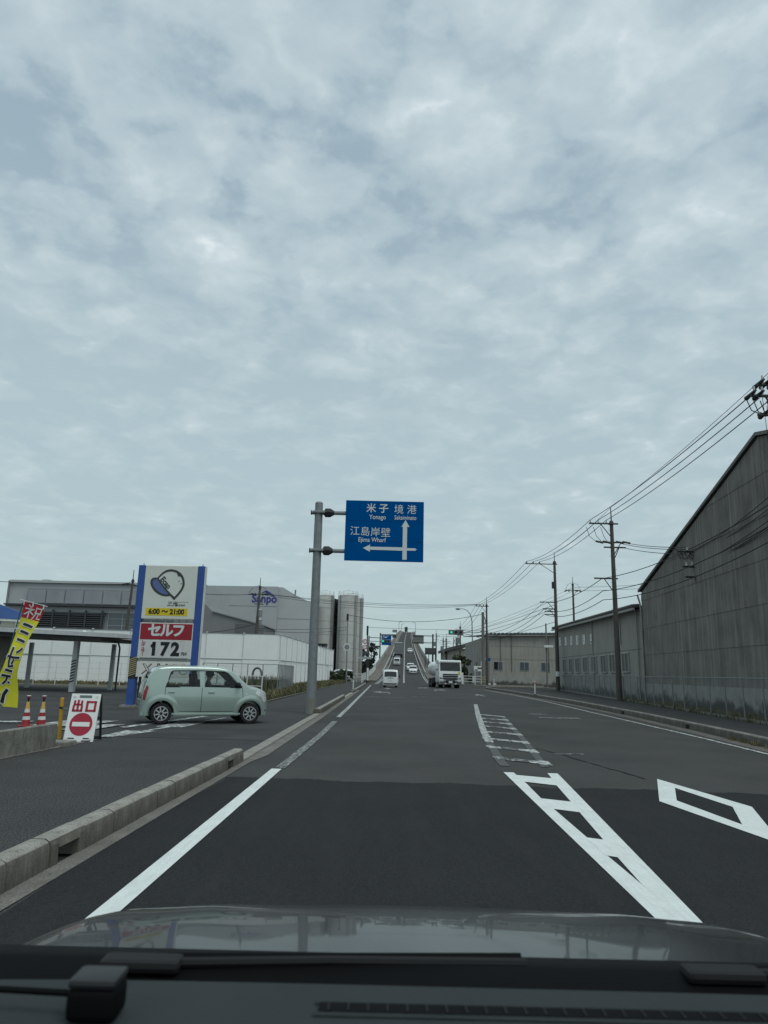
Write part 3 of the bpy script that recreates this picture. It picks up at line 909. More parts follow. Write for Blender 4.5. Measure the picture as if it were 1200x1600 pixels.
MB().prism([(sx_(.79), sz_(.775)), (sx_(.895), sz_(.775)), (sx_(.915), sz_(.795)), (sx_(.895), sz_(.815)), (sx_(.79), sz_(.815))], TY - .001, TY + .004).build('side_stub', m_letter, bd)

# ---- fuel price sign
t = thing('price_sign', 'tall fuel price sign with a cap emblem and red panel on two blue posts', 'price sign', (-8.15, 27.5, 0), R(-2))
for x in (-1.16, 1.16):
    MB().box(x, 0, 2.66, .27, .30, 5.34).build('post', m_blue_post, t, bevel=.012)
    MB().cyl((x, 0, 5.33), (x, 0, 5.42), .02, n=8).build('post_pin', m_galv, t)
MB().box(1.302, .0, 2.66, .012, .26, 5.3).build('post_edge_strip', m_panelw, t)
MB().box(-1.16, 0, .04, .6, .6, .09).box(1.16, 0, .04, .6, .6, .09).build('footing', m_conc, t)
pn = MB().box(0, -.02, 4.30, 2.04, .26, 2.06).build('emblem_panel', m_cream, t, bevel=.02)
MB().box(0, -.152, 4.30, 2.0, .006, 2.0).build('emblem_face', M('face_cream', (.63, .66, .60), .4, var=.03, streak=.1, scol=(.5, .52, .46)), pn)
FY = -.158
MB().box(-.06, FY, 3.545, 1.62, .006, .29).build('hours_strip', m_yellow, pn)
text('6:00 ～ 21:00', .27, (-.06, FY - .006, 3.545), m_black, pn, bold=.012, sx=.93)
# cap emblem: dome outline, brim, seam
cx, cz, sc = -.02, 4.56, .66


def ring2(name, outer, inner, mat, dy):
    n = len(outer)
    b = MB()
    vs = [(x, dy, z) for x, z in outer] + [(x, dy, z) for x, z in inner]
    b.add(vs, [(i, (i + 1) % n, n + (i + 1) % n, n + i) for i in range(n)])
    return b.build(name, mat, pn)


def bez(pts, n=10):
    out = []
    for p0, p1, p2, p3 in pts:
        for i in range(n):
            q = i / n
            out.append(tuple((1 - q)**3 * p0[k] + 3 * (1 - q)**2 * q * p1[k] + 3 * (1 - q) * q * q * p2[k] + q**3 * p3[k] for k in (0, 1)))
    return out


def px(u, v):   # emblem drawing coordinates: tenths of the panel, from its zoomed look
    return (-1.0 + (u - 155) / 880 * 2.0, 5.30 - (v - 145) / 790 * 2.0)


dome = bez([(px(355, 330), px(440, 230), px(500, 190), px(590, 190)), (px(590, 190), px(740, 195), px(840, 290), px(840, 420)), (px(840, 420), px(835, 500), px(760, 580), px(683, 660)), (px(683, 660), px(600, 590), px(480, 490), px(355, 330))])
domei = bez([(px(385, 335), px(460, 255), px(510, 225), px(590, 224)), (px(590, 224), px(720, 230), px(802, 310), px(802, 420)), (px(802, 420), px(800, 480), px(740, 550), px(683, 610)), (px(683, 610), px(610, 560), px(500, 470), px(385, 335))])
brim = bez([(px(360, 322), px(300, 315), px(250, 330), px(248, 385)), (px(248, 385), px(250, 490), px(400, 610), px(540, 605)), (px(540, 605), px(580, 605), px(600, 600), px(612, 592)), (px(612, 592), px(520, 520), px(430, 430), px(360, 322))])
brimi = bez([(px(365, 345), px(320, 345), px(290, 360), px(288, 390)), (px(288, 390), px(290, 470), px(420, 572), px(540, 575)), (px(540, 575), px(560, 575), px(570, 573), px(578, 570)), (px(578, 570), px(500, 500), px(430, 430), px(365, 345))])
ring2('emblem_outline', dome, domei, m_grey_print, FY - .004)
ring2('emblem_outline', brim, brimi, m_grey_print, FY - .003)
MB().poly([(x, FY - .0015, z) for x, z in brimi]).build('emblem_brim', m_cap_blue, pn)
bt = bez([(px(690, 235), px(700, 300), px(740, 310), px(775, 290)), (px(775, 290), px(790, 260), px(740, 215), px(690, 235))])
MB().poly([(x, FY - .005, z) for x, z in bt]).build('emblem_button', m_grey_print, pn)
for u, v in ((738, 372), (778, 408)):
    x, z = px(u, v)
    MB().cyl((x, FY - .006, z), (x, FY, z), .022, n=10).build('emblem_dot', m_grey_print, pn)
x, z = px(512, 400)
text('Ecap', .30, (x, FY - .004, z), m_grey_print, pn, bold=.010, rot=(90, 47, 0), sx=.9)
x, z = px(655, 720); text('三光', .20, (x, FY - .003, z), m_black, pn, bold=.003, shear=.2)
x, z = px(800, 735); text('株式会社', .085, (x, FY - .003, z), m_black, pn, sx=1.1)
for i in range(9):
    x, z = px(715 + i * 25, 688)
    MB().box(x, FY - .002, z, .032, .003, .022).build('fine_print', m_grey_print, pn)
for x in (-.98, -.7, -.42, -.14, .14, .42, .7, .98):
    MB().box(x, .0, 3.17, .02 if abs(x) < .9 else .05, .05, .24).build('bracket', m_galv, t)
pp = MB().box(0, -.02, 2.46, 2.06, .24, 1.34).build('price_panel', m_panelw, t, bevel=.015)
MB().box(0, -.143, 2.80, 1.98, .006, .60).build('red_band', m_crimson, pp)
MB().box(0, -.142, 2.14, 1.96, .005, .64).build('price_face', M('price_face', (.60, .61, .59), .5, var=.07, streak=.35, scol=(.38, .38, .35), sscale=(3, 3, .5)), pp)
FZ = -.150
for i, ch in enumerate('セルフ'):
    text(ch, .52, (-.45 + i * .46, FZ, 2.82), m_letter, pp, bold=.022, name='lettering')
for i, ch in enumerate('172'):
    text(ch, .66, (-.42 + i * .41, FZ, 2.13), m_black, pp, bold=.034, sx=.95)
MB().poly([(-.56, FZ - .002, 2.27), (-.46, FZ - .002, 2.38), (-.38, FZ - .002, 2.38), (-.38, FZ - .002, 2.30), (-.50, FZ - .002, 2.19)]).build('digit_flag', m_black, pp)
for i, ch in enumerate('レギュラー'):
    text(ch if ch != 'ー' else '｜', .135, (-.83, FZ, 2.41 - i * .118), m_red, pp, bold=.002, sx=1.3)
text('円/ℓ', .13, (.74, FZ, 1.98), m_black, pp, bold=.004)
MB().box(0, -.135, 1.815, 1.8, .06, .03).build('digit_tray', m_galv, pp)
MB().box(0, 0, 1.735, 2.06, .16, .11).build('cross_beam', m_panelw, t, bevel=.01)
MB().box(0, -.09, 1.735, 2.04, .02, .02).build('beam_groove', m_galv, t)
xp = MB().box(0, -.02, 1.39, 2.06, .2, .56).build('name_panel', m_panelw, t, bevel=.015)
for pl in ([(-.80, 1.6), (-.68, 1.6), (-.42, 1.22), (-.54, 1.22)],):
    n_ = len(pl); inn = [(-.755, 1.582), (-.69, 1.582), (-.465, 1.238), (-.53, 1.238)]
    MB().add([(x, -.124, z) for x, z in pl + inn], [(i, (i + 1) % n_, n_ + (i + 1) % n_, n_ + i) for i in range(n_)]).build('letter_stroke', m_grey_print, xp)
for (x0, z0, x1, z1) in ((-.60, 1.45, -.45, 1.6), (-.62, 1.37, -.80, 1.22), (-.22, 1.24, -.22, 1.6), (-.15, 1.24, -.15, 1.6), (-.22, 1.6, -.15, 1.6), (.1, 1.24, .1, 1.6), (.13, 1.24, .13, 1.6), (.13, 1.6, .36, 1.24), (.38, 1.24, .38, 1.6)):
    d = Vector((x1 - x0, 0, z1 - z0)).normalized(); n2 = Vector((-d.z, 0, d.x)) * .021
    MB().poly([(x0 - n2.x, -.124, z0 - n2.z), (x1 - n2.x, -.124, z1 - n2.z), (x1 + n2.x, -.124, z1 + n2.z), (x0 + n2.x, -.124, z0 + n2.z)]).build('letter_stroke', m_grey_print, xp)
ga = [(.78 + .19 * math.cos(a), 1.41 + .19 * math.sin(a)) for a in frange(R(35), R(330), 22)]
MB().grid([[(x, -.124, z), (.78 + (x - .78) * .89, -.124, 1.41 + (z - 1.41) * .89)] for x, z in ga]).build('letter_stroke', m_grey_print, xp)
MB().box(.85, -.124, 1.37, .13, .002, .022).build('letter_stroke', m_grey_print, xp)
MB().cyl((-.88, .0, 0), (-.88, .0, 1.12), .055, n=8).cyl((-.72, 0, .5), (-.72, 0, 1.12), .04, n=8).build('lower_strut', m_dark, t)
# hazard sleeve on the left post: slanting yellow and black bands
for i in range(9):
    z = 1.12 + i * .075
    MB().prism([(-1.298, z), (-1.022, z + .10), (-1.022, z + .137), (-1.298, z + .037)], -.156, -.151).build('hazard_stripe', m_stripey, t)
MB().box(-1.16, 0, 1.43, .276, .304, .80).build('hazard_sleeve', m_dark, t)

# ---- nobori banner on a leaning pole
t = thing('banner_flag', 'yellow vertical banner with red top and black characters bent in the wind', 'banner', (-7.98, 15.0, .01))


def flag_edge(v, side):
    """flag drawn hanging, bellied by the wind: v 0 top .. 1 bottom"""
    xl = sinterp([(0, .49), (.3, .37), (.62, .24), (.8, .12), (.93, .15), (1, .30)], v)
    xr = sinterp([(0, .90), (.1, .855), (.3, .70), (.5, .60), (.68, .53), (.85, .565), (1, .585)], v)
    z = sinterp([(0, 2.72), (1, .60)], v)
    if side < 0:
        return xl, z + (.03 if v < .1 else .02)
    return xr, z - .08 * (1 - v)


def flag_pt(u, v, dy=0.0):
    a = flag_edge(v, -1); b_ = flag_edge(v, 1)
    x = lerp(a[0], b_[0], u); z = lerp(a[1], b_[1], u)
    yy = .05 * math.sin(v * 7 + u * 1.5) + .06 * math.sin(u * 3.1) * (1 - v) + .05 * v * v
    return (x, yy - dy, z)


def flag_patch(name, u0, u1, v0, v1, mat, dy, nu=6, nv=8, par=None):
    return MB().grid([[flag_pt(lerp(u0, u1, i / nu), lerp(v0, v1, j / nv), dy) for i in range(nu + 1)] for j in range(nv + 1)]).build(name, mat, par or t, 1.5, fixn=False)


flag_patch('cloth_red', 0, 1, 0, .145, m_flagr, 0, 8, 6)
cl = flag_patch('cloth_yellow', 0, 1, .145, 1, m_flagy, 0, 8, 30)


def stroke(pts, w, mat=None, white=True):
    """brush stroke in flag coordinates with a white outline"""
    for wid, mm, dy in ((w + .07, m_refl, .008), (w, mat or m_black, .012)) if white else ((w, mat or m_black, .010),):
        rows = []
        for i, (u, v) in enumerate(pts):
            p, q = pts[max(i - 1, 0)], pts[min(i + 1, len(pts) - 1)]
            du, dv = (q[0] - p[0]) * .42, (q[1] - p[1]) * 2.1
            l_ = math.hypot(du, dv) or 1
            nu_, nv_ = -dv / l_, du / l_
            ext = 0.0
            uu, vv = u, v
            if mm is m_refl:
                if i == 0: uu, vv = u - du / l_ * .02 / .42, v - dv / l_ * .02 / 2.1
                if i == len(pts) - 1: uu, vv = u + du / l_ * .02 / .42, v + dv / l_ * .02 / 2.1
            rows.append([flag_pt(uu + nu_ * wid / 2 * 1.0, vv + nv_ * wid / 2 * .2, dy), flag_pt(uu - nu_ * wid / 2 * 1.0, vv - nv_ * wid / 2 * .2, dy)])
        MB().grid(rows).build('character_stroke', mm, cl, fixn=False)


for v in (.205, .275, .355):
    stroke([(.20, v - .005), (.50, v), (.80, v + .006)], .125)
stroke([(.20, .43), (.20, .50), (.24, .56), (.34, .615), (.62, .60)], .13)
stroke([(.84, .42), (.66, .455), (.50, .475)], .12)
stroke([(.02, .52), (.40, .525), (.86, .515)], .11)
stroke([(.52, .53), (.46, .59)], .12)
stroke([(.20, .645), (.66, .655)], .11)
stroke([(.14, .70), (.64, .705)], .11)
stroke([(.46, .705), (.44, .745), (.30, .785)], .10)
stroke([(.52, .755), (.62, .77)], .08)
stroke([(.52, .83), (.36, .88), (.14, .965)], .14)
for pts in ([(.24, .02), (.32, .035)], [(.14, .055), (.44, .05)], [(.40, .055), (.12, .105)], [(.28, .075), (.28, .135)], [(.34, .08), (.46, .095)],
            [(.60, .03), (.58, .075)], [(.60, .03), (.88, .025)], [(.88, .025), (.86, .075)], [(.58, .075), (.86, .075)], [(.64, .08), (.52, .135)], [(.78, .08), (.76, .13), (.92, .125)]):
    stroke(pts, .06, m_refl, False)
MB().cyl((.02, .03, 0), (.44, .03, 2.74), .016, .012, 8).build('pole', M('flag_pole', (.03, .09, .11), .4, var=.1), t)
MB().cyl((.38, .02, 2.80), (.97, .02, 2.66), .008, n=6).build('cross_rod', m_refl, t)
for u, z in ((.47, 2.74), (.66, 2.70), (.89, 2.65)):
    MB().box(u, .02, z, .02, .012, .10).build('loop', m_refl, t)
for z in (2.2, 1.5, .9):
    MB().box(lerp(.02, .44, z / 2.74) + .04, .02, z, .10, .01, .02).build('loop', m_refl, t)
MB().box(.02, .03, .06, .42, .42, .12).build('weight_base', m_trim, t, bevel=.03)

# ---- low wall, cones, chain post, A-board
t = thing('low_wall', 'stained low concrete block wall edging the forecourt', 'wall', (0, 0, 0))
wy = frange(-1.2, 13.55, 15)
for i, (a, b_) in enumerate(zip(wy, wy[1:])):
    mb = MB()
    xa, xb = le(a) - .02, le(b_) - .02
    h = .44 + random.uniform(-.008, .008)
    mb.add([(xa, a, 0), (xb, b_ - .008, 0), (xb - .16, b_ - .008, 0), (xa - .16, a, 0), (xa, a, h), (xb, b_ - .008, h), (xb - .16, b_ - .008, h), (xa - .16, a, h)], [(0, 1, 5, 4), (1, 2, 6, 5), (2, 3, 7, 6), (3, 0, 4, 7), (4, 5, 6, 7), (3, 2, 1, 0)])
    mb.build('wall_block', m_mossy, t, bevel=.012)
MB().box(le(12.6) - .1, 13.95, .05, .5, .5, .1).build('wall_end_stub', m_mossy, t, bevel=.02)


def cone(loc, label):
    c = thing('traffic_cone', label, 'traffic cone', loc, 0, 'traffic cones behind the low wall')
    MB().box(0, 0, .015, .27, .27, .03).build('base', m_cone_r, c, bevel=.01)
    zs = [(.03, .105), (.16, .088), (.16, .088), (.24, .076), (.24, .076), (.33, .063), (.33, .063), (.41, .052), (.41, .052), (.58, .032)]
    cols = [m_cone_r, m_refl, m_cone_r, m_refl, M('cone_sleeve', (.60, .40, .10), .5, var=.1)]
    for i in range(0, 10, 2):
        MB().cyl((0, 0, zs[i][0]), (0, 0, zs[i + 1][0]), zs[i][1], zs[i + 1][1], 18, True).build('cone_band', cols[i // 2], c, True)
    MB().cyl((0, 0, .58), (0, 0, .63), .02, n=10).build('lamp_neck', m_trim, c)
    MB().ball((0, 0, .675), .045, 12, 8, (1, 1, 1.1)).build('lamp', M('lamp_red', (.14, .02, .03), .25, var=.1), c, 1.5)
    MB().cyl((0, 0, .715), (0, 0, .73), .05, .045, 12).build('lamp_cap', m_refl, c)
    return c


cone((-8.55, 17.95, .012), 'striped traffic cone nearer the yellow banner pole')
cone((-8.22, 18.05, .012), 'striped traffic cone nearer the yellow chain post')
t = thing('chain_post', 'leaning yellow chain post at the end of the low wall', 'post', (-6.52, 15.2, .01))
MB().cyl((0, 0, 0), (-.03, 0, .80), .038, n=14).build('post', m_ypost, t, True)
MB().ball((-.03, 0, .80), .04, 12, 6, (1, 1, .5)).build('cap', m_ypost, t, 1.5)
MB().cyl((-.02, 0, .6), (-.02, 0, .64), .046, n=14).build('collar', m_trim, t)
MB().tube([(.0, -.03, .62), (.15, -.1, .60), (.30, -.2, .66), (.50, -.3, .80)], .009, 6).build('chain', m_galv, t)

t = thing('folding_signboard', 'white folding signboard with red no entry disc at the forecourt exit', 'signboard', (-5.93, 14.9, .0), R(3))
FRM = M('board_frame', (.60, .62, .60), .5, var=.05)
pan = Matrix.Rotation(R(-13), 3, 'X')


def tilt_box(name, cx_, cz_, sx2, sz2, dy, th, mat, par, bev=.0):
    """box lying on the front leaf, which leans back from its foot"""
    b = MB().box(0, 0, 0, sx2, th, sz2)
    vs = []
    for q in b.v:
        w = pan @ Vector((q[0] + cx_, q[1] + dy, q[2] + cz_))
        vs.append((w.x, w.y - .22, w.z + .01))
    b.v = vs
    return b.build(name, mat, par, bevel=bev)


front = tilt_box('front_leaf', 0, .47, .58, .94, 0, .035, m_board, t, .012)
tilt_box('handle_slot', 0, .885, .24, .045, -.02, .012, M('slot_green', (.12, .17, .15), .5), front)
for s in (-1, 1):
    tilt_box('foot_slot', s * .15, .07, .13, .02, -.019, .008, m_trim, front)
    tilt_box('foot_slot', s * .15, .025, .17, .02, -.019, .008, m_trim, front)
    tilt_box('rivet', s * .22, .875, .05, .03, -.02, .008, FRM, front)
    tilt_box('rivet', s * .23, .06, .05, .04, -.02, .008, FRM, front)
cb = []
for k in range(36):
    a = 2 * math.pi * k / 36
    w = pan @ Vector((.222 * math.cos(a), -.022, .34 + .222 * math.sin(a))); cb.append((w.x, w.y - .22, w.z + .01))
MB().poly(cb).build('red_disc', m_red, front)
tilt_box('white_bar', 0, .34, .34, .085, -.023, .006, m_board, front)
for cx_, cz_, w_, h_ in ((-.125, .70, .042, .23), (-.195, .755, .04, .10), (-.055, .755, .04, .10), (-.125, .722, .18, .036), (-.205, .645, .042, .12), (-.045, .645, .042, .12), (-.125, .604, .20, .04),
                         (.055, .69, .045, .21), (.215, .69, .045, .21), (.135, .777, .205, .04), (.135, .606, .205, .04)):
    tilt_box('character_stroke', cx_, cz_, w_, h_, -.021, .007, m_red, front)
bk = MB()
for s in (-1, 1):
    bk.add([(s * .27 - .02, .03, .92), (s * .27 + .02, .03, .92), (s * .27 + .02, .26, .01), (s * .27 - .02, .26, .01), (s * .27 - .02, .07, .92), (s * .27 + .02, .07, .92), (s * .27 + .02, .30, .01), (s * .27 - .02, .30, .01)], [(0, 1, 2, 3), (7, 6, 5, 4), (0, 4, 5, 1), (1, 5, 6, 2), (2, 6, 7, 3), (3, 7, 4, 0)])
bk.box(0, .27, .06, .54, .03, .06).box(0, .16, .45, .54, .03, .05)
bk.build('rear_leaf', m_dark, t)

# ---- canopy (covered bay) behind the wall
t = thing('canopy', 'flat grey canopy roof on square posts behind the banner', 'canopy', (-17.2, 41, 0), R(-6))
MB().add([(-9, -1.6, 3.34), (3.1, -1.6, 2.98), (3.1, 5.6, 3.08), (-9, 5.6, 3.44), (-9, -1.6, 3.56), (3.1, -1.6, 3.2), (3.1, 5.6, 3.3), (-9, 5.6, 3.66)], [(3, 2, 1, 0), (4, 5, 6, 7), (0, 1, 5, 4), (1, 2, 6, 5), (2, 3, 7, 6), (3, 0, 4, 7)]).build('roof_slab', m_canopy, t)
MB().add([(-9, -.4, 3.08), (1.6, -.4, 2.84), (1.6, 5.0, 2.84), (-9, 5.0, 3.08), (-9, -.4, 3.36), (1.6, -.4, 3.04), (1.6, 5.0, 3.04), (-9, 5.0, 3.36)], [(3, 2, 1, 0), (4, 5, 6, 7), (0, 1, 5, 4), (1, 2, 6, 5), (2, 3, 7, 6), (3, 0, 4, 7)]).build('roof_beam', m_canopyd, t)
for x, yv, w in ((.0, 0, .27), (-.1, 4.7, .22), (-5.6, 4.7, .22), (-4.7, -1.0, .34)):
    MB().box(x, yv, 1.4, w, w, 2.82).build('post', m_canopyd if w > .3 else m_canopy, t, bevel=.02)
MB().tube([(2.6, -1.4, 2.92), (2.2, -.6, 2.85), (1.75, 1.4, 2.8), (1.68, 1.8, 2.5), (1.66, 1.8, .1)], .05, 8).build('down_pipe', m_dark, t)
for i in range(8):
    MB().prism([(-.136, .5 + i * .16), (.136, .6 + i * .16), (.136, .67 + i * .16), (-.136, .57 + i * .16)], -.142, -.136).build('hazard_stripe', m_trim, t)
for x, yv in ((-2, -1.2), (1, -1.2)):
    MB().cyl((x, yv, interp([(-9, 3.56), (3.1, 3.2)], x)), (x, yv, interp([(-9, 3.56), (3.1, 3.2)], x) + .09), .12, .06, 8).build('roof_vent', m_panelw, t)

# ---- station office with blue roof at the frame edge
t = thing('station_office', 'beige filling station office with a rounded blue roof edge', 'building', (-27.0, 43.6, 0), R(29))
MB().box(0, 3, 2.1, 9, 6, 4.2).build('wall', m_beige, t)
MB().prism([(-4.8, 4.2), (4.75, 4.2), (4.85, 4.35), (4.7, 4.62), (2.2, 5.45), (-4.8, 5.7)], -.4, 6.4).build('roof', m_blueroof, t, bevel=.06)
MB().box(0, -.2, 4.15, 9.5, .25, .16).build('eave_trim', m_panelw, t)
MB().box(4.35, -.06, 2.1, .08, .06, 4.0).build('corner_pipe', m_panelw, t)
MB().ball((3.2, -.02, 3.95), .22, 12, 8, (1.4, .2, 1)).build('emblem', m_cap_blue, t, 1.5)
MB().box(3.0, -.03, 1.4, 1.2, .06, 2.4).build('window', m_glass_b, t)

# ---- white hoarding, two tiers of panels, each panel its own
PAN = MB()
pw, ph = 3.3, 2.22


def panel_mesh():
    b = MB()
    xs = [0, .02]
    prof = []
    x = 0.0
    while x < pw - .01:
        prof += [(x, 0), (x + .18, 0), (x + .20, .025), (x + .26, .025), (x + .28, 0)]
        x += .412
    prof = [(p, q) for p, q in prof if p <= pw] + [(pw, 0)]
    b.grid([[(p, -q, 0) for p, q in prof], [(p, -q, ph) for p, q in prof]])
    return b.mesh('panel', fixn=False)


pme = panel_mesh()
flat = MB().box(pw / 2, 0, ph / 2, pw - .02, .02, ph - .015).mesh('panel')


def hoarding(label, p0, p1, n, me):
    ang = math.atan2(p1[1] - p0[1], p1[0] - p0[0])
    ln = math.dist(p0, p1) / n
    h = thing('hoarding', label, 'hoarding', (p0[0], p0[1], 0), ang)
    for i in range(n):
        for tier in range(2):
            o = obj('panel', me, m_hoard, h)
            o.location = (i * ln, random.uniform(-.02, .02), .06 + tier * (ph + .03)); o.scale = (ln / pw, 1, 1)
            o.rotation_euler = (random.uniform(-.004, .004), 0, 0)
    for i in range(n + 1):
        MB().cyl((i * ln, -.05, 0), (i * ln, -.05, 4.56), .035, n=8).build('upright', m_rail, h)
        MB().box(i * ln, -.08, 4.56, .16, .12, .07).build('clip', m_rail, h)
    for z in (.07, 2.29, 4.5):
        MB().cyl((0, -.03, z), (n * ln, -.03, z), .022, n=6).build('rail', m_galv, h)
    return h


hoarding('white two-tier steel hoarding facing the road behind the price sign', (-37.5, 60.5), (-8.9, 64), 9, flat)
hoarding('white ribbed steel hoarding receding along the pavement towards the silos', (-8.9, 64), (-7.05, 108), 14, pme)

# ---- chain-link pen, wire fence and weeds in front of it
def link_fence(name, label, pts, h, step, mat_p, rails=(0.05, 1), group=None, pitch=.16, wr=.004, cat='fence', lean=0.0):
    f = thing(name, label, cat, (0, 0, 0), 0, group)
    tot = [0]
    for p, q in zip(pts, pts[1:]): tot.append(tot[-1] + math.dist(p, q))

    def at(s):
        for i in range(len(pts) - 1):
            if s <= tot[i + 1] or i == len(pts) - 2:
                k = (s - tot[i]) / (tot[i + 1] - tot[i])
                return (lerp(pts[i][0], pts[i + 1][0], k), lerp(pts[i][1], pts[i + 1][1], k))
    n = max(2, round(tot[-1] / step))
    for i in range(n + 1):
        x, y_ = at(tot[-1] * i / n)
        MB().cyl((x, y_, 0), (x, y_, h), .027, n=8).build('post', mat_p, f, True)
    for r_ in rails:
        MB().tube([(*at(s), h * r_ if r_ else .05) for s in frange(0, tot[-1], n + 1)], .02, 6).build('rail', mat_p, f)
    w = MB()
    s = -h
    while s < tot[-1]:
        for d_ in (1, -1):
            a, b_ = (s, s + h)
            za, zb_ = (0.06, h) if d_ > 0 else (h, .06)
            if a < 0: za, a = lerp(za, zb_, -a / h), 0
            if b_ > tot[-1]: zb_, b_ = lerp(za, zb_, (tot[-1] - a) / (b_ - a)), tot[-1]
            if b_ - a > .02:
                w.tube([(*at(a), za), (*at(b_), zb_)], wr, 3, False)
        s += pitch
    o = w.build('mesh_wire', mat_p, f, fixn=False)
    o['kind'] = 'stuff'
    return f


link_fence('chain_link_fence', 'grey chain-link pen in front of the white hoarding beside the mint car', [(-11.2, 46), (-6.3, 45.2), (-6.9, 58)], 1.80, 1.0, m_galv, (.03, .5, 1), wr=.002)
t = thing('pipe_barrier', 'low white pipe barrier with a dark hoop beside the mint car', 'barrier', (-6.2, 38.5, 0), R(-28))
for i in range(5):
    MB().cyl((-i * 1.0, 0, 0), (-i * 1.0, 0, 1.15), .03, n=8).build('post', m_rail, t)
for z in (.08, .62, 1.13):
    MB().cyl((0, 0, z), (-4, 0, z), .022, n=6).build('rail', m_rail, t)
MB().tube([(-.25, .25, 0), (-.25, .25, 1.15)] + [(-.55 + .30 * math.cos(a), .25, 1.2 + .36 * math.sin(a)) for a in frange(0.1, math.pi - .1, 9)] + [(-.85, .25, 1.15), (-.85, .25, 0)], .055, 8).build('hoop', M('hoop_grey', (.10, .105, .105), .6, var=.1), t, True)
t = thing('wire_fence', 'thin white post and wire fence behind the canopy posts', 'fence', (-31, 55, 0), R(4))
for i in range(14):
    MB().cyl((i * 1.6, 0, 0), (i * 1.6, 0, 1.75), .03, n=6).build('post', m_rail, t)
for z in (.45, .85, 1.25, 1.68):
    MB().cyl((0, 0, z), (20.8, 0, z), .014, n=5).build('wire', m_rail, t)


def weeds(name, label, spots, hmin, hmax, mat, n, seed=1, wid=.02):
    rnd = random.Random(seed)
    b = MB()
    for _ in range(n):
        x, y_ = spots(rnd)
        h = rnd.uniform(hmin, hmax) * rnd.uniform(.5, 1)
        a = rnd.uniform(0, 6.28); l_ = rnd.uniform(.1, .5) * h
        dx, dy = math.cos(a) * l_, math.sin(a) * l_
        wx, wy2 = -math.sin(a) * wid, math.cos(a) * wid
        b.add([(x - wx, y_ - wy2, 0), (x + wx, y_ + wy2, 0), (x + dx * .4 + wx, y_ + dy * .4 + wy2, h * .65), (x + dx * .4 - wx, y_ + dy * .4 - wy2, h * .65), (x + dx, y_ + dy, h)], [(0, 1, 2, 3), (3, 2, 4)])
    o = b.build(name, mat, fixn=False)
    return tag(o, label, 'weeds', kind='stuff')


def bed(rnd):
    y_ = rnd.uniform(36, 104) if rnd.random() < .75 else rnd.uniform(36, 64)
    x0 = interp([(36, -6.6), (45, -6.4), (62, -8.7), (64, -8.75), (108, -6.9)], y_)
    return rnd.uniform(x0, le(y_) - .15), y_


weeds('weed_bed', 'green weeds along the foot of the white hoarding', bed, .08, .42, m_weed, 13000, 1, .025)
weeds('weed_bed', 'dry straw-coloured grass among the weeds by the hoarding', bed, .1, .5, m_weed2, 9000, 2, .022)
weeds('weed_bed', 'tall weeds inside the chain-link pen', lambda r: (r.uniform(-10, -6.9), r.uniform(47, 57)), .4, 1.25, m_weed, 2500, 3, .03)
weeds('weed_bed', 'dry grass under the hoarding behind the canopy', lambda r: (lambda x: (x, 59.3 + (x + 37) * .12 - r.uniform(0, 3.4)))(r.uniform(-36, -11)), .1, .35, m_weed2, 6000, 4, .035)
struct('earth_verge', MB().poly([(-40, 54, .004), (-12, 50, .016), (-6.6, 36, .02), (-5.3, 36, .02), (-5.05, 60, .02), (-4.7, 96, .02), (-7.0, 108, .02), (-8.8, 64.2, .02), (-38, 60.8, .004)]), M('verge_soil', (.09, .088, .055), .95, var=.35, scale=1.2))
# ================================================================== LEFT BACKGROUND BUILDINGS
t = thing('factory', 'grey factory with dark louvres and tall glazing behind the white hoarding', 'factory', (-57.7, 110, 0))
MB().box(15.2, 9, 7.05, 30.4, 17, 14.1).build('wall', m_fac, t)
MB().box(15.2, .35, 13.95, 30.5, .5, .35).build('parapet_trim', m_fac3, t)
MB().box(-.12, .3, 7.0, .22, .4, 14.0).build('corner_trim', m_fac2, t)
MB().box(12.8, .3, 11.70, 19.6, .5, 2.35).build('upper_band', m_fac2, t)
for i in range(7):
    MB().box(4.5 + i * 2.9, -.02, 11.65, 2.7, .12, 2.0).build('upper_panel', M('upper_panel', (.27, .29, .305), .35, var=.12, scale=.5, streak=.25, scol=(.28, .29, .3)), t)
MB().box(15.2, -.2, 10.30, 30.4, 1.4, .22).build('ledge', m_louv, t)
MB().box(15.2, .3, 9.75, 30.2, .4, .8).build('fascia', m_fac3, t)
MB().box(10.0, .4, 7.9, 10.4, .3, 3.0).build('louvre_back', m_fac2, t)
MB().box(10.0, -.25, 9.2, 10.6, .3, .22).build('louvre_rail', m_louv, t)
for i in range(9):
    MB().box(10.0, -.2, 6.3 + i * .31, 10.4, .35, .085, rx=R(-25)).build('louvre_slat', m_louv, t)
for i in range(5):
    MB().box(5.0 + i * 2.5, -.35, 7.9, .22, .3, 3.5).build('louvre_post', m_louv, t)
MB().box(22.6, .42, 8.0, 13.2, .2, 3.0).build('glazing_back', m_fac2, t)
for i in range(6):
    for j in range(3):
        MB().box(16.9 + i * 2.2, .26, 6.95 + j * 1.02, 2.1, .1, .97).build('pane', m_glass_d, t)
for i in range(7):
    MB().box(15.8 + i * 2.2, .2, 8.0, .08, .14, 3.1).build('mullion', m_fac3, t)
for j in range(4):
    MB().box(22.4, .21, 6.44 + j * 1.02, 13.2, .12, .06).build('transom', m_fac3, t)
MB().box(4.0, 4, 14.35, 1.2, 1.2, .6).build('roof_vent', m_fac3, t)
MB().box(-.6, 1, 9.9, .9, .9, .5).build('wall_box', m_fac2, t)

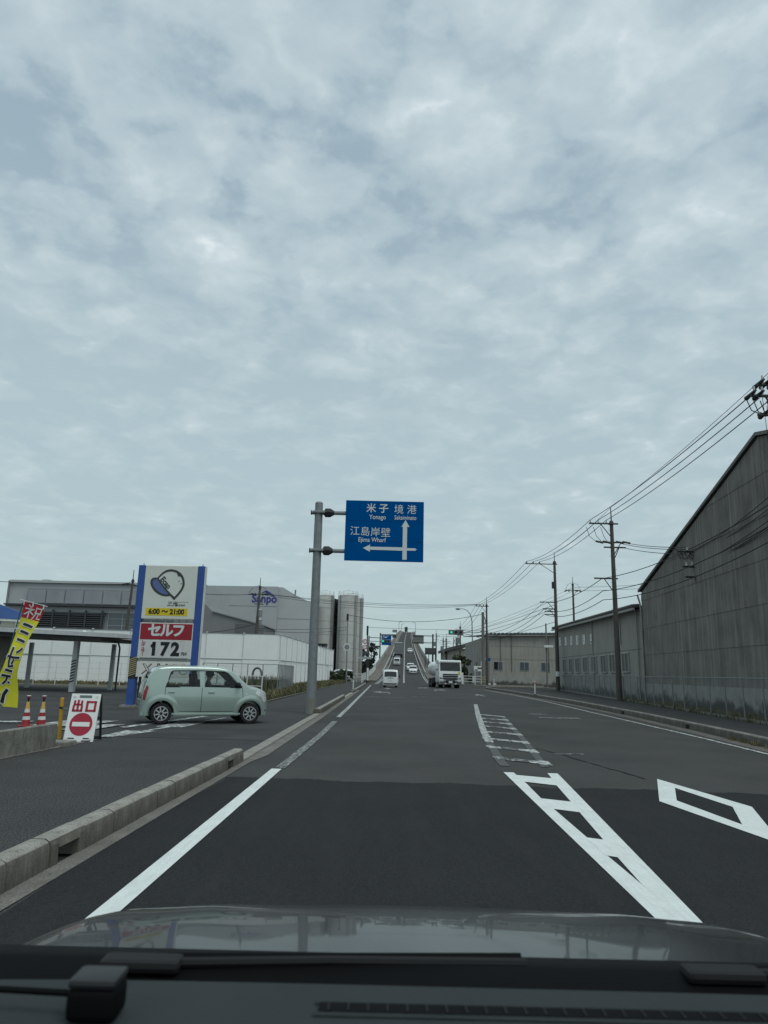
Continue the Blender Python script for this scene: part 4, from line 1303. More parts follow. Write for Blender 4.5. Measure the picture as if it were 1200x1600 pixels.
t = thing('food_plant', 'large windowless grey plant with a blue name and wave mark high on its wall', 'factory', (-38, 150, 0))
MB().prism([(0, 0), (16.05, 0), (16.05, 18.6), (0, 18.45)], 0, 30).build('wall', m_fac, t)
MB().prism([(16.05, 0), (23.7, 0), (23.7, 15.7), (22.3, 15.8), (19.5, 17.1), (16.9, 18.6), (16.05, 18.6)], 1.2, 30).build('side_wall', m_fac3, t)
MB().box(8, -.03, 14.4, 16, .04, .05).build('panel_seam', m_fac2, t)
MB().box(19.8, 1.17, 12.0, 7.4, .04, .05).build('panel_seam', m_fac2, t)
MB().box(8, -.03, 9.5, 16, .04, .05).build('panel_seam', m_fac2, t)
text('Sanpo', 2.35, (13.3, -.06, 15.95), m_navy, t, bold=.05, ext=.03, sx=.93)
for k, (x0, z0) in enumerate(((0, 0), (.5, -.28))):
    pts = bez([((12.55 + x0, 17.15 + z0), (13.0 + x0, 17.4 + z0), (13.6 + x0, 18.0 + z0), (14.1 + x0, 17.5 + z0)), ((14.1 + x0, 17.5 + z0), (14.4 + x0, 17.1 + z0), (14.7 + x0, 17.1 + z0), (15.0 + x0, 17.0 + z0)), ((15.0 + x0, 17.0 + z0), (14.6 + x0, 16.7 + z0), (14.2 + x0, 16.9 + z0), (13.9 + x0, 17.2 + z0)), ((13.9 + x0, 17.2 + z0), (13.6 + x0, 17.5 + z0), (13.1 + x0, 17.2 + z0), (12.55 + x0, 17.15 + z0))], 6)
    MB().prism(pts, -.08 - k * .01, -.03).build('wave_mark', m_navy, t)
MB().box(19.6, 1.1, 17.6, .3, .3, 1.0).build('roof_post', m_fac2, t)

t = thing('low_shed', 'dark grey shed with a sloping roof in front of the large plant', 'shed', (-26, 90, 0))
MB().prism([(0, 0), (11.3, 0), (11.3, 6.75), (4.8, 8.35), (3.9, 9.25), (0, 9.3)], 0, 10).build('wall', M('shed_wall', (.20, .205, .205), .7, var=.08, scale=.4), t)
MB().add([(4.8, -.2, 8.36), (11.5, -.2, 6.74), (11.5, 10.2, 6.74), (4.8, 10.2, 8.36), (4.8, -.2, 8.5), (11.5, -.2, 6.88), (11.5, 10.2, 6.88), (4.8, 10.2, 8.5)], [(3, 2, 1, 0), (4, 5, 6, 7), (0, 1, 5, 4), (1, 2, 6, 5), (2, 3, 7, 6), (3, 0, 4, 7)]).build('roof', m_fac2, t)
MB().box(3.0, -.04, 7.0, .9, .06, 2.6).build('tall_window', m_louv, t)
MB().box(9.9, -2.0, 5.6, 2.9, 3.6, 2.3).build('lean_to', M('lean_to_wall', (.12, .125, .125), .7, var=.08), t)
MB().box(9.9, -2, 2.2, 2.7, 3.4, 4.4).build('lean_to_base', m_fac2, t)
for x in (6.4, 13.2):
    MB().cyl((x, -8, 0), (x, -8, 5.35), .16, n=10).build('vent_stack', m_dark, t)

for cx, cy, r, lab in ((-13.0, 165, 2.05, 'tall pale steel silo nearest the grey plant'), (-7.75, 164, 2.3, 'tall pale steel silo with pipework on its road side'), (-6.6, 170, 2.3, 'tall steel silo mostly hidden behind the piped one')):
    s_ = thing('silo', lab, 'silo', (cx, cy, 0), 0, 'storage silos at the plant')
    MB().cyl((0, 0, 0), (0, 0, 18.3), r, r, 40).build('shell', m_silo, s_, True)
    MB().cyl((0, 0, 18.3), (0, 0, 18.75), r, r * .55, 40).build('dome', m_silo, s_, True)
    for z in (3.5, 6.5, 9.5, 12.5, 15.5, 18.25):
        MB().cyl((0, 0, z), (0, 0, z + .08), r + .03, n=40).build('hoop', M('silo_hoop', (.3, .3, .285), .5, .3), s_)
    for z in (18.85, 19.35):
        MB().tube([(math.cos(a) * r * .98, math.sin(a) * r * .98, z) for a in frange(0, 2 * math.pi, 25)], .035, 5).build('guard_rail', m_rail, s_)
    for k in range(12):
        a = 2 * math.pi * k / 12
        MB().cyl((math.cos(a) * r * .98, math.sin(a) * r * .98, 18.3), (math.cos(a) * r * .98, math.sin(a) * r * .98, 19.4), .035, n=5).build('rail_post', m_rail, s_)
    MB().tube([(-r * .5, -.2, 18.7), (-r * .4, -.2, 19.5), (0, -.2, 19.8), (r * .4, -.2, 19.5), (r * .5, -.2, 18.7)], .05, 6).build('pipe_loop', m_rail, s_)
    for x in (.72, .82, .93):
        MB().cyl((r * x, -r * (1 - x * x)**.5 - .12, .5), (r * x, -r * (1 - x * x)**.5 - .12, 18.6), .06, n=6).build('feed_pipe', m_galv, s_)
    MB().tube([(-r * .75, -r * .75, .2), (-r * .75, -r * .75, 18.5)], .09, 6).build('ladder_rail', m_galv, s_)
t = thing('silo_gap_structure', 'dark pipe structure filling the shadowed gap between the silos', 'tower', (-10.45, 167, 0))  # dark pipe structure; its colour also carries the shadow of the gap
for dx in (-.5, .5):
    MB().box(dx, 0, 9, .35, .9, 18).build('column', m_dark, t)
for k in range(12):
    MB().box(0, 0, .8 + k * 1.5, 1.2, 1.2, .12).build('cross_plate', m_dark, t)
MB().box(0, .7, 9, 1.35, .1, 18).build('back_sheet', m_dark, t)
t = thing('pipe_gallery', 'dark open pipe gallery against the silo foot behind the hoarding', 'gallery', (-14, 140, 0))
MB().box(1.2, 0, 4.6, 4.6, 3, .3).build('deck', m_dark, t)
MB().box(1.2, 0, 6.4, 4.8, 3.2, .35).build('roof', m_dark, t)
for x in (-1, 1.2, 3.4):
    MB().box(x, -1.3, 3.2, .28, .28, 6.4).build('column', m_galv, t)
MB().box(1.2, 1.2, 5.4, 4.6, .2, 1.8).build('back_wall', m_dark, t)

# ================================================================== RIGHT BUILDINGS
A4 = R(4)
t = thing('warehouse', 'tall dark weathered warehouse with a sheeted gable end beside the right pavement', 'warehouse', (17.3, 47.3, 0), 0)
t.rotation_euler = (0, 0, -A4)       # local +y runs away along the road, wall plane at local x = 0
RID, EH, RH = -18.35, 7.1, 11.82


def roof_z(s):
    return EH + (RH - EH) * (s / RID) if s > RID else RH - (RH - EH) * ((s - RID) / RID)


bands = [(1.2, 3.0), (3.0, 4.68), (4.68, 6.5), (6.5, 8.3), (8.3, 10.1), (10.1, 11.95)]
# corrugated asbestos-cement sheets in courses: each sheet is a part
pitch = .92
for bi, (z0, z1) in enumerate(bands):
    s = -.02
    while s > -36.6:
        a, b_ = s, s - pitch
        top_a, top_b = min(z1 + .06, roof_z(a) - .05), min(z1 + .06, roof_z(b_) - .05)
        if max(top_a, top_b) > z0 + .05:
            seg = 6
            rows = []
            for k in range(seg * 2 + 1):
                sy = lerp(a, b_, k / (seg * 2))
                dx = .030 if k % 2 else -.030
                zt = max(min(z1 + .06, roof_z(sy) - .05), z0)
                off = -.02 * (len(bands) - bi) * .15
                rows.append([(dx - .03 + off, sy, z0), (dx + off, sy, zt)])
            if s > -31:
                MB().grid(rows).build('wall_sheet', m_ware, t, fixn=False)
        s -= pitch
MB().prism([(0.0, 0), (0, EH - .1), (RID, RH - .1), (-36.7, EH - .1), (-36.7, 0)], .08, 26, 'yz').build('inner_wall', m_wared, t)
MB().prism([(0.3, 0), (0.3, 1.2), (-36.9, 1.2), (-36.9, 0)], -.06, .08, 'yz').build('base_wall', m_base, t)
for s0, s1 in ((.35, RID), (RID, -37)):
    z0, z1 = roof_z(min(s0, 0)) + (.05 if s0 > 0 else 0), roof_z(s1) if s1 > -36.7 else EH
    b = MB()
    b.add([(-.14, s0, z0 - .0), (-.14, s1, z1 - .0), (26, s1, z1 - .0), (26, s0, z0 - .0), (-.14, s0, z0 + .12), (-.14, s1, z1 + .12), (26, s1, z1 + .12), (26, s0, z0 + .12)], [(3, 2, 1, 0), (4, 5, 6, 7), (0, 1, 5, 4), (1, 2, 6, 5), (2, 3, 7, 6), (3, 0, 4, 7)])
    b.build('roof_slope', m_roof, t)
    b = MB()
    b.add([(-.16, s0, z0 - .02), (-.16, s1, z1 - .02), (-.1, s1, z1 - .02), (-.1, s0, z0 - .02), (-.16, s0, z0 + .14), (-.16, s1, z1 + .14), (-.1, s1, z1 + .14), (-.1, s0, z0 + .14)], [(3, 2, 1, 0), (4, 5, 6, 7), (0, 1, 5, 4), (1, 2, 6, 5), (2, 3, 7, 6), (3, 0, 4, 7)])
    b.build('verge_trim', m_wared, t)
MB().tube([(-.25, .12, 6.9), (-.15, .0, 6.4), (-.12, -.05, 5.8), (-.12, -.05, .1)], .06, 8).build('down_pipe', m_pipe, t, True)
for z in (1.5, 3.0, 4.6):
    MB().box(-.12, -.05, z, .18, .16, .06).build('pipe_clip', m_pipe, t)

t = thing('workshop', 'long low stained workshop with barred windows and a row of posters', 'workshop', (17.3, 47.3, 0), 0)
t.rotation_euler = (0, 0, -A4)
MB().prism([(.4, 0), (32.3, 0), (32.3, 6.55), (.4, 6.05)], 0, 12, 'yz').build('wall', m_wall, t)
MB().prism([(.45, 0), (32.4, 0), (32.4, 1.3), (.45, 1.3)], -.05, .02, 'yz').build('base_wall', m_base, t)
MB().prism([(.3, 3.40), (32.4, 3.45), (32.4, 3.50), (.3, 3.45)], -.02, .02, 'yz').build('string_course', m_wared, t)
b = MB()
b.add([(-.5, .2, 6.12), (-.5, 32.9, 6.62), (12, 32.9, 7.8), (12, .2, 7.3), (-.5, .2, 6.2), (-.5, 32.9, 6.7), (12, 32.9, 7.9), (12, .2, 7.4)], [(3, 2, 1, 0), (4, 5, 6, 7), (0, 1, 5, 4), (1, 2, 6, 5), (2, 3, 7, 6), (3, 0, 4, 7)])
b.build('roof', m_roof, t)
MB().prism([(.2, 5.93), (32.9, 6.43), (32.9, 6.58), (.2, 6.08)], -.62, -.46, 'yz').build('gutter', m_pipe, t)
for i in range(72):
    s = .4 + i * .452
    MB().cyl((-.62, s, interp([(.2, 6.24), (32.9, 6.74)], s)), (-.1, s, interp([(.2, 6.28), (32.9, 6.78)], s)), .10, n=6).build('roof_rib', m_roof, t)
for s in (4.6, 8.3, 11.2, 14.7, 18.2, 21.7, 25.1, 28.4):
    w = MB().box(-.03, s, 2.58, .06, 1.75, 1.26).build('window', M('blind_grey', (.075, .08, .075), .35, var=.15, scale=1.5, streak=.3, scol=(.12, .125, .12), sscale=(4, 4, .1)), t)
    for dz, hh in ((.66, .07), (-.66, .07)):
        MB().box(-.06, s, 2.58 + dz, .12, 1.9, hh).build('sill', m_frame, w)
    for ds in (-.9, 0, .9):
        MB().box(-.06, s + ds, 2.58, .11, .06, 1.3).build('frame_bar', m_frame, w)
for i, s in enumerate((15.4, 18.6, 21.6, 24.5, 27.6, 30.9)):
    p = MB().box(-.03, s, interp([(15, 4.75), (31, 5.18)], s), .04, .98, .86).build('poster', m_board, t)
    zc_ = interp([(15, 4.75), (31, 5.18)], s)
    for q in range(4):
        MB().box(-.055, s + random.uniform(-.2, .2), zc_ + .26 - q * .18, .01, random.uniform(.2, .45), random.uniform(.06, .13)).build('poster_mark', m_black, p)
for s in (1.2, 14.9):
    MB().cyl((-.1, s, 6.0 if s < 10 else 6.2), (-.1, s, .1), .05, n=8).build('down_pipe', m_pipe, t)
for s in (5.8,):
    MB().box(-.02, s, 4.9, .04, .12, 2.0).build('stain_pipe', m_wared, t)

t = thing('depot', 'grey stained depot with corrugated roof edge and sliding windows across the side street', 'depot', (15.8, 105, 0))
MB().prism([(0, 0), (13, 0), (13, 7.45), (0, 7.1)], 0, 30).build('wall', m_wall, t)
MB().prism([(-.05, 0), (13.0, 0), (13.0, 1.15), (-.05, 1.15)], -.04, .03).build('base_wall', m_base, t)
MB().box(6.5, -.005, 3.75, 12.9, .03, .04).box(6.5, -.005, 5.6, 12.9, .03, .03).build('string_course', M('course_grey', (.17, .167, .15), .9), t)
b = MB()
b.add([(-.4, -.4, 7.12), (13.2, -.4, 7.47), (13.2, 30, 8.6), (-.4, 30, 8.3), (-.4, -.4, 7.22), (13.2, -.4, 7.57), (13.2, 30, 8.7), (-.4, 30, 8.4)], [(3, 2, 1, 0), (4, 5, 6, 7), (0, 1, 5, 4), (1, 2, 6, 5), (2, 3, 7, 6), (3, 0, 4, 7)])
b.build('roof', m_roof, t)
for i in range(24):
    x = -.3 + i * .57
    MB().cyl((x, -.5, 7.3 + x * .026), (x, 1.0, 7.35 + x * .026), .17, n=7).build('roof_rib', m_roof, t)
MB().box(6.4, -.42, 7.05 + .17, 13.4, .1, .12, ry=R(-1.5)).build('gutter', m_pipe, t)
for x0, x1, open_ in ((.55, 1.95, 1), (4.3, 5.75, 0), (7.4, 8.8, 0), (10.3, 11.6, 0)):
    w = MB().box((x0 + x1) / 2, -.02, 2.8, x1 - x0, .06, 1.25).build('window', m_frame, t)
    for k in (0, 1):
        MB().box(lerp(x0, x1, .27 + .46 * k), -.05, 2.8, (x1 - x0) * .42, .04, 1.12).build('pane', m_glass_b if (open_ and k == 0) else m_glass_d, w)
for x in (1.6, 3.2, 8.6):
    MB().cyl((x, -.06, 2.0), (x, -.06, 7.0), .05, n=8).build('down_pipe', m_wared, t)
for y_ in (3, 8, 14):
    MB().box(-.02, y_, 2.8, .06, 1.4, 1.3).build('window', m_glass_b, t)
t = thing('far_warehouse', 'far pale warehouse with a dark pitched roof edge behind the street lamp', 'warehouse', (13.8, 142, 0))
MB().box(5, 12, 3.2, 10, 24, 6.4).build('wall', m_wall, t)
MB().add([(-.6, -.5, 5.9), (10.4, -.5, 8.6), (10.4, 24, 8.6), (-.6, 24, 5.9), (-.6, -.5, 6.5), (10.4, -.5, 9.2), (10.4, 24, 9.2), (-.6, 24, 6.5)], [(3, 2, 1, 0), (4, 5, 6, 7), (0, 1, 5, 4), (1, 2, 6, 5), (2, 3, 7, 6), (3, 0, 4, 7)]).build('roof', m_roof, t)
MB().box(2.5, -.05, 2.2, 1.6, .1, 1.2).build('window', m_glass_b, t)

link_fence('chain_link_fence', 'weathered chain-link fence along the right pavement before the warehouse', [(fr(y), y) for y in (14, 25, 35.6, 46.4, 49)], 1.6, 2.0, m_galv, (.04, 1), pitch=.15, wr=.0022)
link_fence('chain_link_fence', 'weathered chain-link fence along the right pavement before the workshop', [(fr(y), y) for y in (49.2, 60, 69, 82)], 1.65, 2.0, m_galv, (.04, 1), pitch=.2, wr=.0035)
t = thing('fence_footing', 'low concrete footing under the right-hand chain-link fence', 'footing', (0, 0, 0))
ys = frange(14, 82, 18)
for a, b_ in zip(ys, ys[1:]):
    mb = MB(); mb.add([(fr(a) - .1, a, .0), (fr(b_) - .1, b_ - .02, .0), (fr(b_) + .1, b_ - .02, 0), (fr(a) + .1, a, 0), (fr(a) - .1, a, .13), (fr(b_) - .1, b_ - .02, .13), (fr(b_) + .1, b_ - .02, .13), (fr(a) + .1, a, .13)], [(3, 2, 1, 0), (4, 5, 6, 7), (0, 1, 5, 4), (1, 2, 6, 5), (2, 3, 7, 6), (3, 0, 4, 7)])
    mb.build('footing_block', m_kerb_r, t)
weeds('weed_bed', 'low weeds growing through the right-hand fence', lambda r: (lambda y_: (fr(y_) + r.uniform(-.25, 1.6), y_))(r.uniform(18, 49)), .05, .32, m_weed, 5000, 5, .014)
weeds('weed_bed', 'dry straw stalks along the right-hand fence before the warehouse', lambda r: (lambda y_: (fr(y_) + r.uniform(-.2, 1.4), y_))(r.uniform(18, 49)), .05, .40, m_weed2, 3500, 9, .010)
weeds('weed_bed', 'thin weeds behind the fence below the workshop windows', lambda r: (lambda y_: (fr(y_) + r.uniform(.15, .7), y_))(r.uniform(49, 82)), .08, .3, m_weed2, 1500, 6, .02)
weeds('weed_bed', 'tufts of weed at the foot of the right kerb', lambda r: (lambda y_: (kr(y_) - r.uniform(0, .12), y_))(r.choice((16.8, 17.6, 18.4, 19.1)) + r.gauss(0, .15)), .04, .16, m_weed2, 260, 7, .008)

# ================================================================== POLES AND CABLES
def insulators(parent, pts, dark=False):
    for p in pts:
        MB().cyl((p[0], p[1], p[2]), (p[0], p[1], p[2] + .10), .07, .05, 8).cyl((p[0], p[1], p[2] + .10), (p[0], p[1], p[2] + .2), .045, .04, 8).build('insulator', m_insd if dark else m_ceram, parent)


def util_pole(label, loc, h, r0=.19, r1=.11, mat=None, arms=(), steps=True, tip=1.2, group='utility poles', lean=0.0):
    p = thing('utility_pole', label, 'utility pole', loc, 0, group)
    MB().cyl((0, 0, -.1), (lean, 0, h - tip), r0, r1, 14).build('shaft', mat or m_poled, p, True)
    if tip:
        MB().cyl((lean, 0, h - tip), (lean, 0, h - tip + .25), r1 * 1.7, r1 * .9, 12).build('cap_collar', m_dark, p)
        MB().cyl((lean, 0, h - tip), (lean, 0, h), .05, .03, 8).build('tip_rod', m_dark, p)
    for z, xa, xb in arms:
        a = MB().box((xa + xb) / 2 + lean, -.02, z, xb - xa, .09, .09).build('crossarm', m_dark, p)
        if xb - xa > 1.4:
            xe = xa if abs(xa) > abs(xb) else xb
            MB().cyl((xe * .5 + lean, 0, z), (lean, 0, z - 1.0), .03, n=6).build('brace', m_dark, a)
    if steps:
        for k in range(int((h - 3) / .9)):
            MB().cyl((lean * .3, 0, 2.4 + k * .9), (lean * .3 + (.24 if k % 2 else -.24), 0, 2.4 + k * .9), .012, n=5).build('step_bolt', m_dark, p)
    return p


def transformer(parent, x, z, r=.28, h=.8):
    tr_ = MB().cyl((x, 0, z), (x, 0, z + h), r, n=14).cyl((x, 0, z + h), (x, 0, z + h + .06), r * 1.05, r * .8, 14).build('transformer', m_galv, parent, True)
    MB().box(x, -.1, z + h + .12, .3, .1, .12).build('bushing', m_ceram, tr_)


P0 = util_pole('utility pole top with crowded dark crossarms at the right edge', (14.75, 25, 0), 13.2, .2, .12, arms=((11.95, -1.1, .4), (11.2, -.9, .4), (12.4, -.8, .3)))
for x, z in ((-1.05, 12.0), (-.75, 12.0), (-.45, 12.45), (-.15, 12.45), (-.6, 11.25), (-.7, 12.45)):
    MB().tube([(x, -.3, z + .05), (x, .4, z)], [.05, .09], 8).build('strain_insulator', m_insd, P0)
    MB().cyl((x + .1, -.02, z + .04), (x + .1, -.02, z + .32), .05, .035, 8).build('insulator', m_ceram, P0)
for k in range(4):
    MB().tube([(-1.05 + .25 * k, .35, 11.9), (-1.0 + .25 * k, .2, 11.45 - .05 * k), (-.6 + .2 * k, 0, 11.15), (-.2, 0, 11.3)], .02, 6).build('jumper', m_wire, P0)
P1 = util_pole('tall weathered utility pole in front of the workshop beside the big warehouse', (15.7, 47.9, 0), 13.0, .20, .12, arms=((11.85, -1.55, .45), (10.55, -1.0, 1.2), (10.2, -.6, .9), (8.05, -1.35, .25)))
insulators(P1, [(-1.45, -.02, 11.9), (-.9, -.02, 11.9), (-.35, -.02, 11.9)])
for x in (-.9, -.4, .5, .95):
    MB().tube([(x - .25, -.05, 10.62), (x + .25, -.05, 10.5)], [.05, .08], 8).build('strain_insulator', m_insd, P1)
for k in range(3):
    MB().tube([(-1.6 + .5 * k, .5, 11.7), (-1.5 + .5 * k, .2, 11.0), (-1.1 + .4 * k, 0, 10.55), (-.3, 0, 10.5)], .018, 6).build('jumper', m_wire, P1)
P2 = util_pole('utility pole with a long braced crossarm reaching over the pavement', (18.55, 76, 0), 14.6, .22, .13, arms=((13.3, -3.15, .3), (9.2, -1.7, .2), (8.5, -1.4, .1), (7.9, -1.2, .1), (8.2, -1.2, .2)))
insulators(P2, [(-3.0, -.02, 13.35), (-2.3, -.02, 13.35), (-1.6, -.02, 13.35)], True)
MB().box(-.25, -.25, 11.0, .3, .3, .7).build('switch_box', m_dark, P2)
MB().cyl((-.02, -.2, 1.5), (-.02, -.2, 2.0), .23, n=12).build('reflective_sleeve', m_rail, P2)
P3 = util_pole('slender dark utility pole before the depot corner', (14.55, 99, 0), 12.0, .19, .11, arms=((10.75, -1.5, .3), (7.3, -.9, .2)))
insulators(P3, [(-1.4, -.02, 10.8), (-.9, -.02, 10.8), (-.4, -.02, 10.8)], True)
PW = util_pole('grey utility pole with crossarms standing close to the warehouse gable', (17.0, 37.4, 0), 8.6, .17, .11, mat=M('pole_gable', (.11, .108, .10), .85, var=.15), arms=((8.15, -.95, .45), (7.35, -.7, .4), (6.8, -.6, .45)), tip=0, lean=-.35)
insulators(PW, [(-.75, -.02, 8.2), (-.38, -.02, 8.2), (.0, -.02, 8.2), (-.85, -.02, 7.4), (-.55, -.02, 7.4), (-.25, -.02, 7.4)])
MB().tube([(-.4, -.1, 7.1), (-.45, -.1, 6.6), (-.3, -.1, 6.3), (-.05, -.1, 6.45), (.0, -.1, 6.75)], .02, 6).build('jumper', m_wire, PW)
for k in range(5):
    MB().tube([(-1.3 + k * .22, .1, 8.3 - .1 * k), (-1.1 + k * .2, .1, 7.8), (-.8 + k * .15, 0, 7.75 + .1 * (k % 2)), (-.6, 0, 8.1)], .016, 6).build('jumper', m_wire, PW)
P4 = util_pole('utility pole rising behind the workshop roof', (26.9, 100, 0), 15.3, .2, .12, arms=((13.4, -1.0, 1.0),))
for x in (-.9, -.5, .5, .9):
    MB().tube([(x * 1.3, 0, 13.2), (x * .7, 0, 13.45)], [.09, .05], 8).build('strain_insulator', m_insd, P4)
MB().tube([(-1.2, 0, 13.2), (-.7, 0, 14.2), (0, 0, 14.5), (.7, 0, 14.2), (1.2, 0, 13.2)], .02, 6).build('jumper', m_wire, P4)
PS = util_pole('leaning utility pole with transformer gear before the named plant', (-14.0, 80, 0), 11.6, .2, .12, arms=((9.7, -.9, .9), (8.6, -.5, .5)), lean=.25)
transformer(PS, .45, 7.2, .25, .7); transformer(PS, .5, 6.3, .2, .5)
for x in (-.8, -.45, .7, 1.05):
    MB().tube([(x - .2, 0, 9.65), (x + .3, 0, 9.75)], [.06, .09], 8).build('strain_insulator', m_insd, PS)
MB().tube([(-1.0, 0, 9.8), (-.5, 0, 10.5), (.2, 0, 10.7), (.8, 0, 10.4), (1.2, 0, 9.8)], .02, 6).build('jumper', m_wire, PS)
PL = util_pole('dark utility pole directly behind the left post of the price sign', (-24.9, 70, 0), 10.8, .19, .11, arms=((9.3, -.6, .3),), lean=.3)
MB().tube([(-.7, 0, 9.3), (.1, 0, 9.5)], [.1, .05], 8).build('strain_insulator', m_insd, PL)
# poles beyond the crossing
for i, (x, y_, h, lab) in enumerate(((15.4, 140, 11.5, 'far utility pole with transformer right of the signal lamps'), (13.6, 150, 9.6, 'far utility pole behind the signal lamps'), (14.2, 185, 12.5, 'far utility pole nearest the bridge gantry'), (17.3, 200, 12.0, 'far utility pole between the gantry and the signal'), (22.5, 210, 13.5, 'far lattice-like utility pole behind the tanker cab'))):
    p = util_pole(lab, (x, y_, 0), h, .2, .13, arms=((h - 1.6, -.9, .9), (h - 2.6, -.7, .7)), steps=False, group='far utility poles')
    transformer(p, -.4, h - 4.2, .35, 1.0)
t = thing('lattice_mast', 'far steel lattice mast between the utility poles', 'mast', (19.5, 190, 0))
for dx in (-.9, .9):
    MB().cyl((dx, 0, 0), (dx * .3, 0, 11), .09, n=6).build('leg', m_dark, t)
for k in range(6):
    MB().cyl((-.85 + k * .08, 0, k * 1.8), (.75 - k * .08, 0, k * 1.8 + 1.6), .05, n=5).build('lattice_bar', m_dark, t)
    MB().cyl((.85 - k * .08, 0, k * 1.8), (-.75 + k * .08, 0, k * 1.8 + 1.6), .05, n=5).build('lattice_bar', m_dark, t)
t = thing('switchgear_frame', 'far dark steel frame with insulators beside the bridge ramp', 'frame', (15.5, 160, 0))
for x in (0, 1.2, 2.6, 3.8):
    MB().box(x, 0, 3.2, .2, .2, 6.4).build('column', m_dark, t)
for z in (3.4, 5.0, 6.3):
    MB().box(1.9, 0, z, 4.4, .2, .18).build('beam', m_dark, t)
for x in (.6, 1.9, 3.2):
    MB().box(x, 0, 4.2, .6, .5, 1.1).build('switch_box', m_louv, t)


def cable(p, q, sag, r, label, group):
    p, q = Vector(p), Vector(q)
    n = 14
    pts = []
    for i in range(n + 1):
        k = i / n
        w = p.lerp(q, k)
        w.z -= sag * 4 * k * (1 - k)
        pts.append(w)
    o = MB().tube(pts, r, 5).build('overhead_cable', m_wire, None, 1.5)
    return tag(o, label, 'cable', group)


g = 'power lines along the right side'
lab = 'black power line on the top crossarms of the right-hand poles'
a0 = [(13.7, 25.3, 11.98), (14.15, 25.3, 12.0), (14.5, 25.3, 11.9)]
a1 = [(14.25, 47.9, 12.1), (14.8, 47.9, 12.1), (15.35, 47.9, 12.1)]
a2 = [(15.55, 76, 13.55), (16.25, 76, 13.55), (16.95, 76, 13.55)]
a3 = [(13.15, 99, 11.0), (13.65, 99, 11.0), (14.15, 99, 11.0)]
a5 = [(14.4, 140, 10.1), (15.4, 140, 10.1), (16.2, 140, 10.1)]
for i in range(3):
    w_ = ('outermost', 'middle', 'innermost')[i] + ' of three power lines '
    cable(a0[i], a1[i], .25, .021, w_ + 'from the frame edge to the workshop pole', g)
    cable(a1[i], a2[i], .5, .021, w_ + 'from the workshop pole to the braced crossarm', g)
    cable(a2[i], a3[i], .5, .021, w_ + 'from the braced crossarm to the depot pole', g)
    cable(a3[i], a5[i], .7, .021, w_ + 'running on from the depot pole', g)
cable((14.75, 25, 13.2), (15.7, 47.9, 13.0), .2, .012, 'thin earth wire from the frame edge to the workshop pole tip', g)
cable((15.7, 47.9, 13.0), (18.55, 76, 14.6), .3, .012, 'thin earth wire from the workshop pole tip to the braced pole tip', g)
# drop lines from the pole at the frame edge
for x in (14.1, 14.3, 14.6):
    cable((x, 25, 11.9), (x + .55, 25.6, 6.0), .0, .010, {14.1: 'leftmost', 14.3: 'middle', 14.6: 'rightmost'}[x] + ' of three thin stay wires dropping from the frame-edge pole', g)
lab = 'thick telephone cable sagging between the right-hand poles'
for w_, (zA, zB, zC, sg) in zip(('highest', 'middle', 'lowest'), ((8.05, 9.2, 7.0, .5), (7.2, 8.45, 6.6, .7), (6.6, 7.9, 6.2, .6))):
    cable((15.5, 26, zA + .6), (14.9, 47.9, zA), .6, .023, w_ + ' telephone cable in front of the warehouse gable', g)
    cable((14.9, 47.9, zA), (17.3, 76, zB), sg, .025, w_ + ' telephone cable above the workshop roof', g)
    cable((17.3, 76, zB), (13.9, 97, zC), .9, .025, w_ + ' telephone cable sagging above the depot roof', g)
lab = 'service cable from the tall pole to the pole at the warehouse gable'
for dz in (0, -.25, .12):
    cable((16.3, 47.8, 10.45 + dz), (16.2, 37.5, 8.3 + dz), .12, .02, {0: 'middle', -.25: 'lowest', .12: 'highest'}[dz] + ' ' + lab, 'service cables at the gable')
lab = 'service cable running from the gable pole towards the viewer'
for x, z0, z1 in ((16.9, 8.2, 9.9), (17.1, 8.1, 9.3), (17.1, 7.4, 8.6), (17.0, 7.5, 8.9), (17.1, 7.35, 8.5)):
    cable((x - .35, 37.3, z0), (15.1, 22, z1), .4, .018, lab, 'service cables at the gable')
lab = 'cable crossing high above the road between the left and right poles'
gx = 'cables crossing the road'
for i, (z0, z1, sg) in enumerate(((9.75, 10.95, .5), (9.75, 10.9, .7), (9.6, 10.8, .9))):
    cable((-13.0, 80, z0), a3[i], sg, .022, ('least sagging', 'middle', 'most sagging')[i] + ' of three ' + lab.replace('cable ', 'cables '), gx)
for z0, z1, sg in ((5.9, 6.6, .2), (5.7, 6.2, .3)):
    cable((-13.8, 80, z0), (-4.75, 100, z1 + .9), sg, .025, ('upper' if z0 > 5.8 else 'lower') + ' of two low cables between the leaning pole and the slim pole', gx)
cable((-4.75, 100, 9.2), (13.8, 97, 9.5), 1.0, .03, 'single sagging cable between the slim pole and the signal pole', gx)
cable((-1.9, 97, 7.35), (13.8, 97, 7.3), .05, .022, 'level cable just above the traffic signals', gx)
cable((-24.6, 70, 9.35), (-60, 55, 9.2), .6, .03, 'cable running from the pole behind the price sign over the grey factory', gx)
cable((-24.6, 70, 9.3), (-13.9, 80, 9.7), .4, .03, 'cable between the price sign pole and the leaning pole', gx)
cable((-24.6, 70, 5.4), (-14.0, 80, 6.4), .9, .03, 'low sagging cable in front of the plant wall', gx)
for z, sg in ((9.0, .3), (8.6, .5), (7.2, .6)):
    cable((18.6, 76, z), (14.2, 185, z + 2.2), sg + .6, .025, {9.0: 'highest', 8.6: 'middle', 7.2: 'lowest'}[z] + ' of three cables running from the braced pole to far poles', gx)
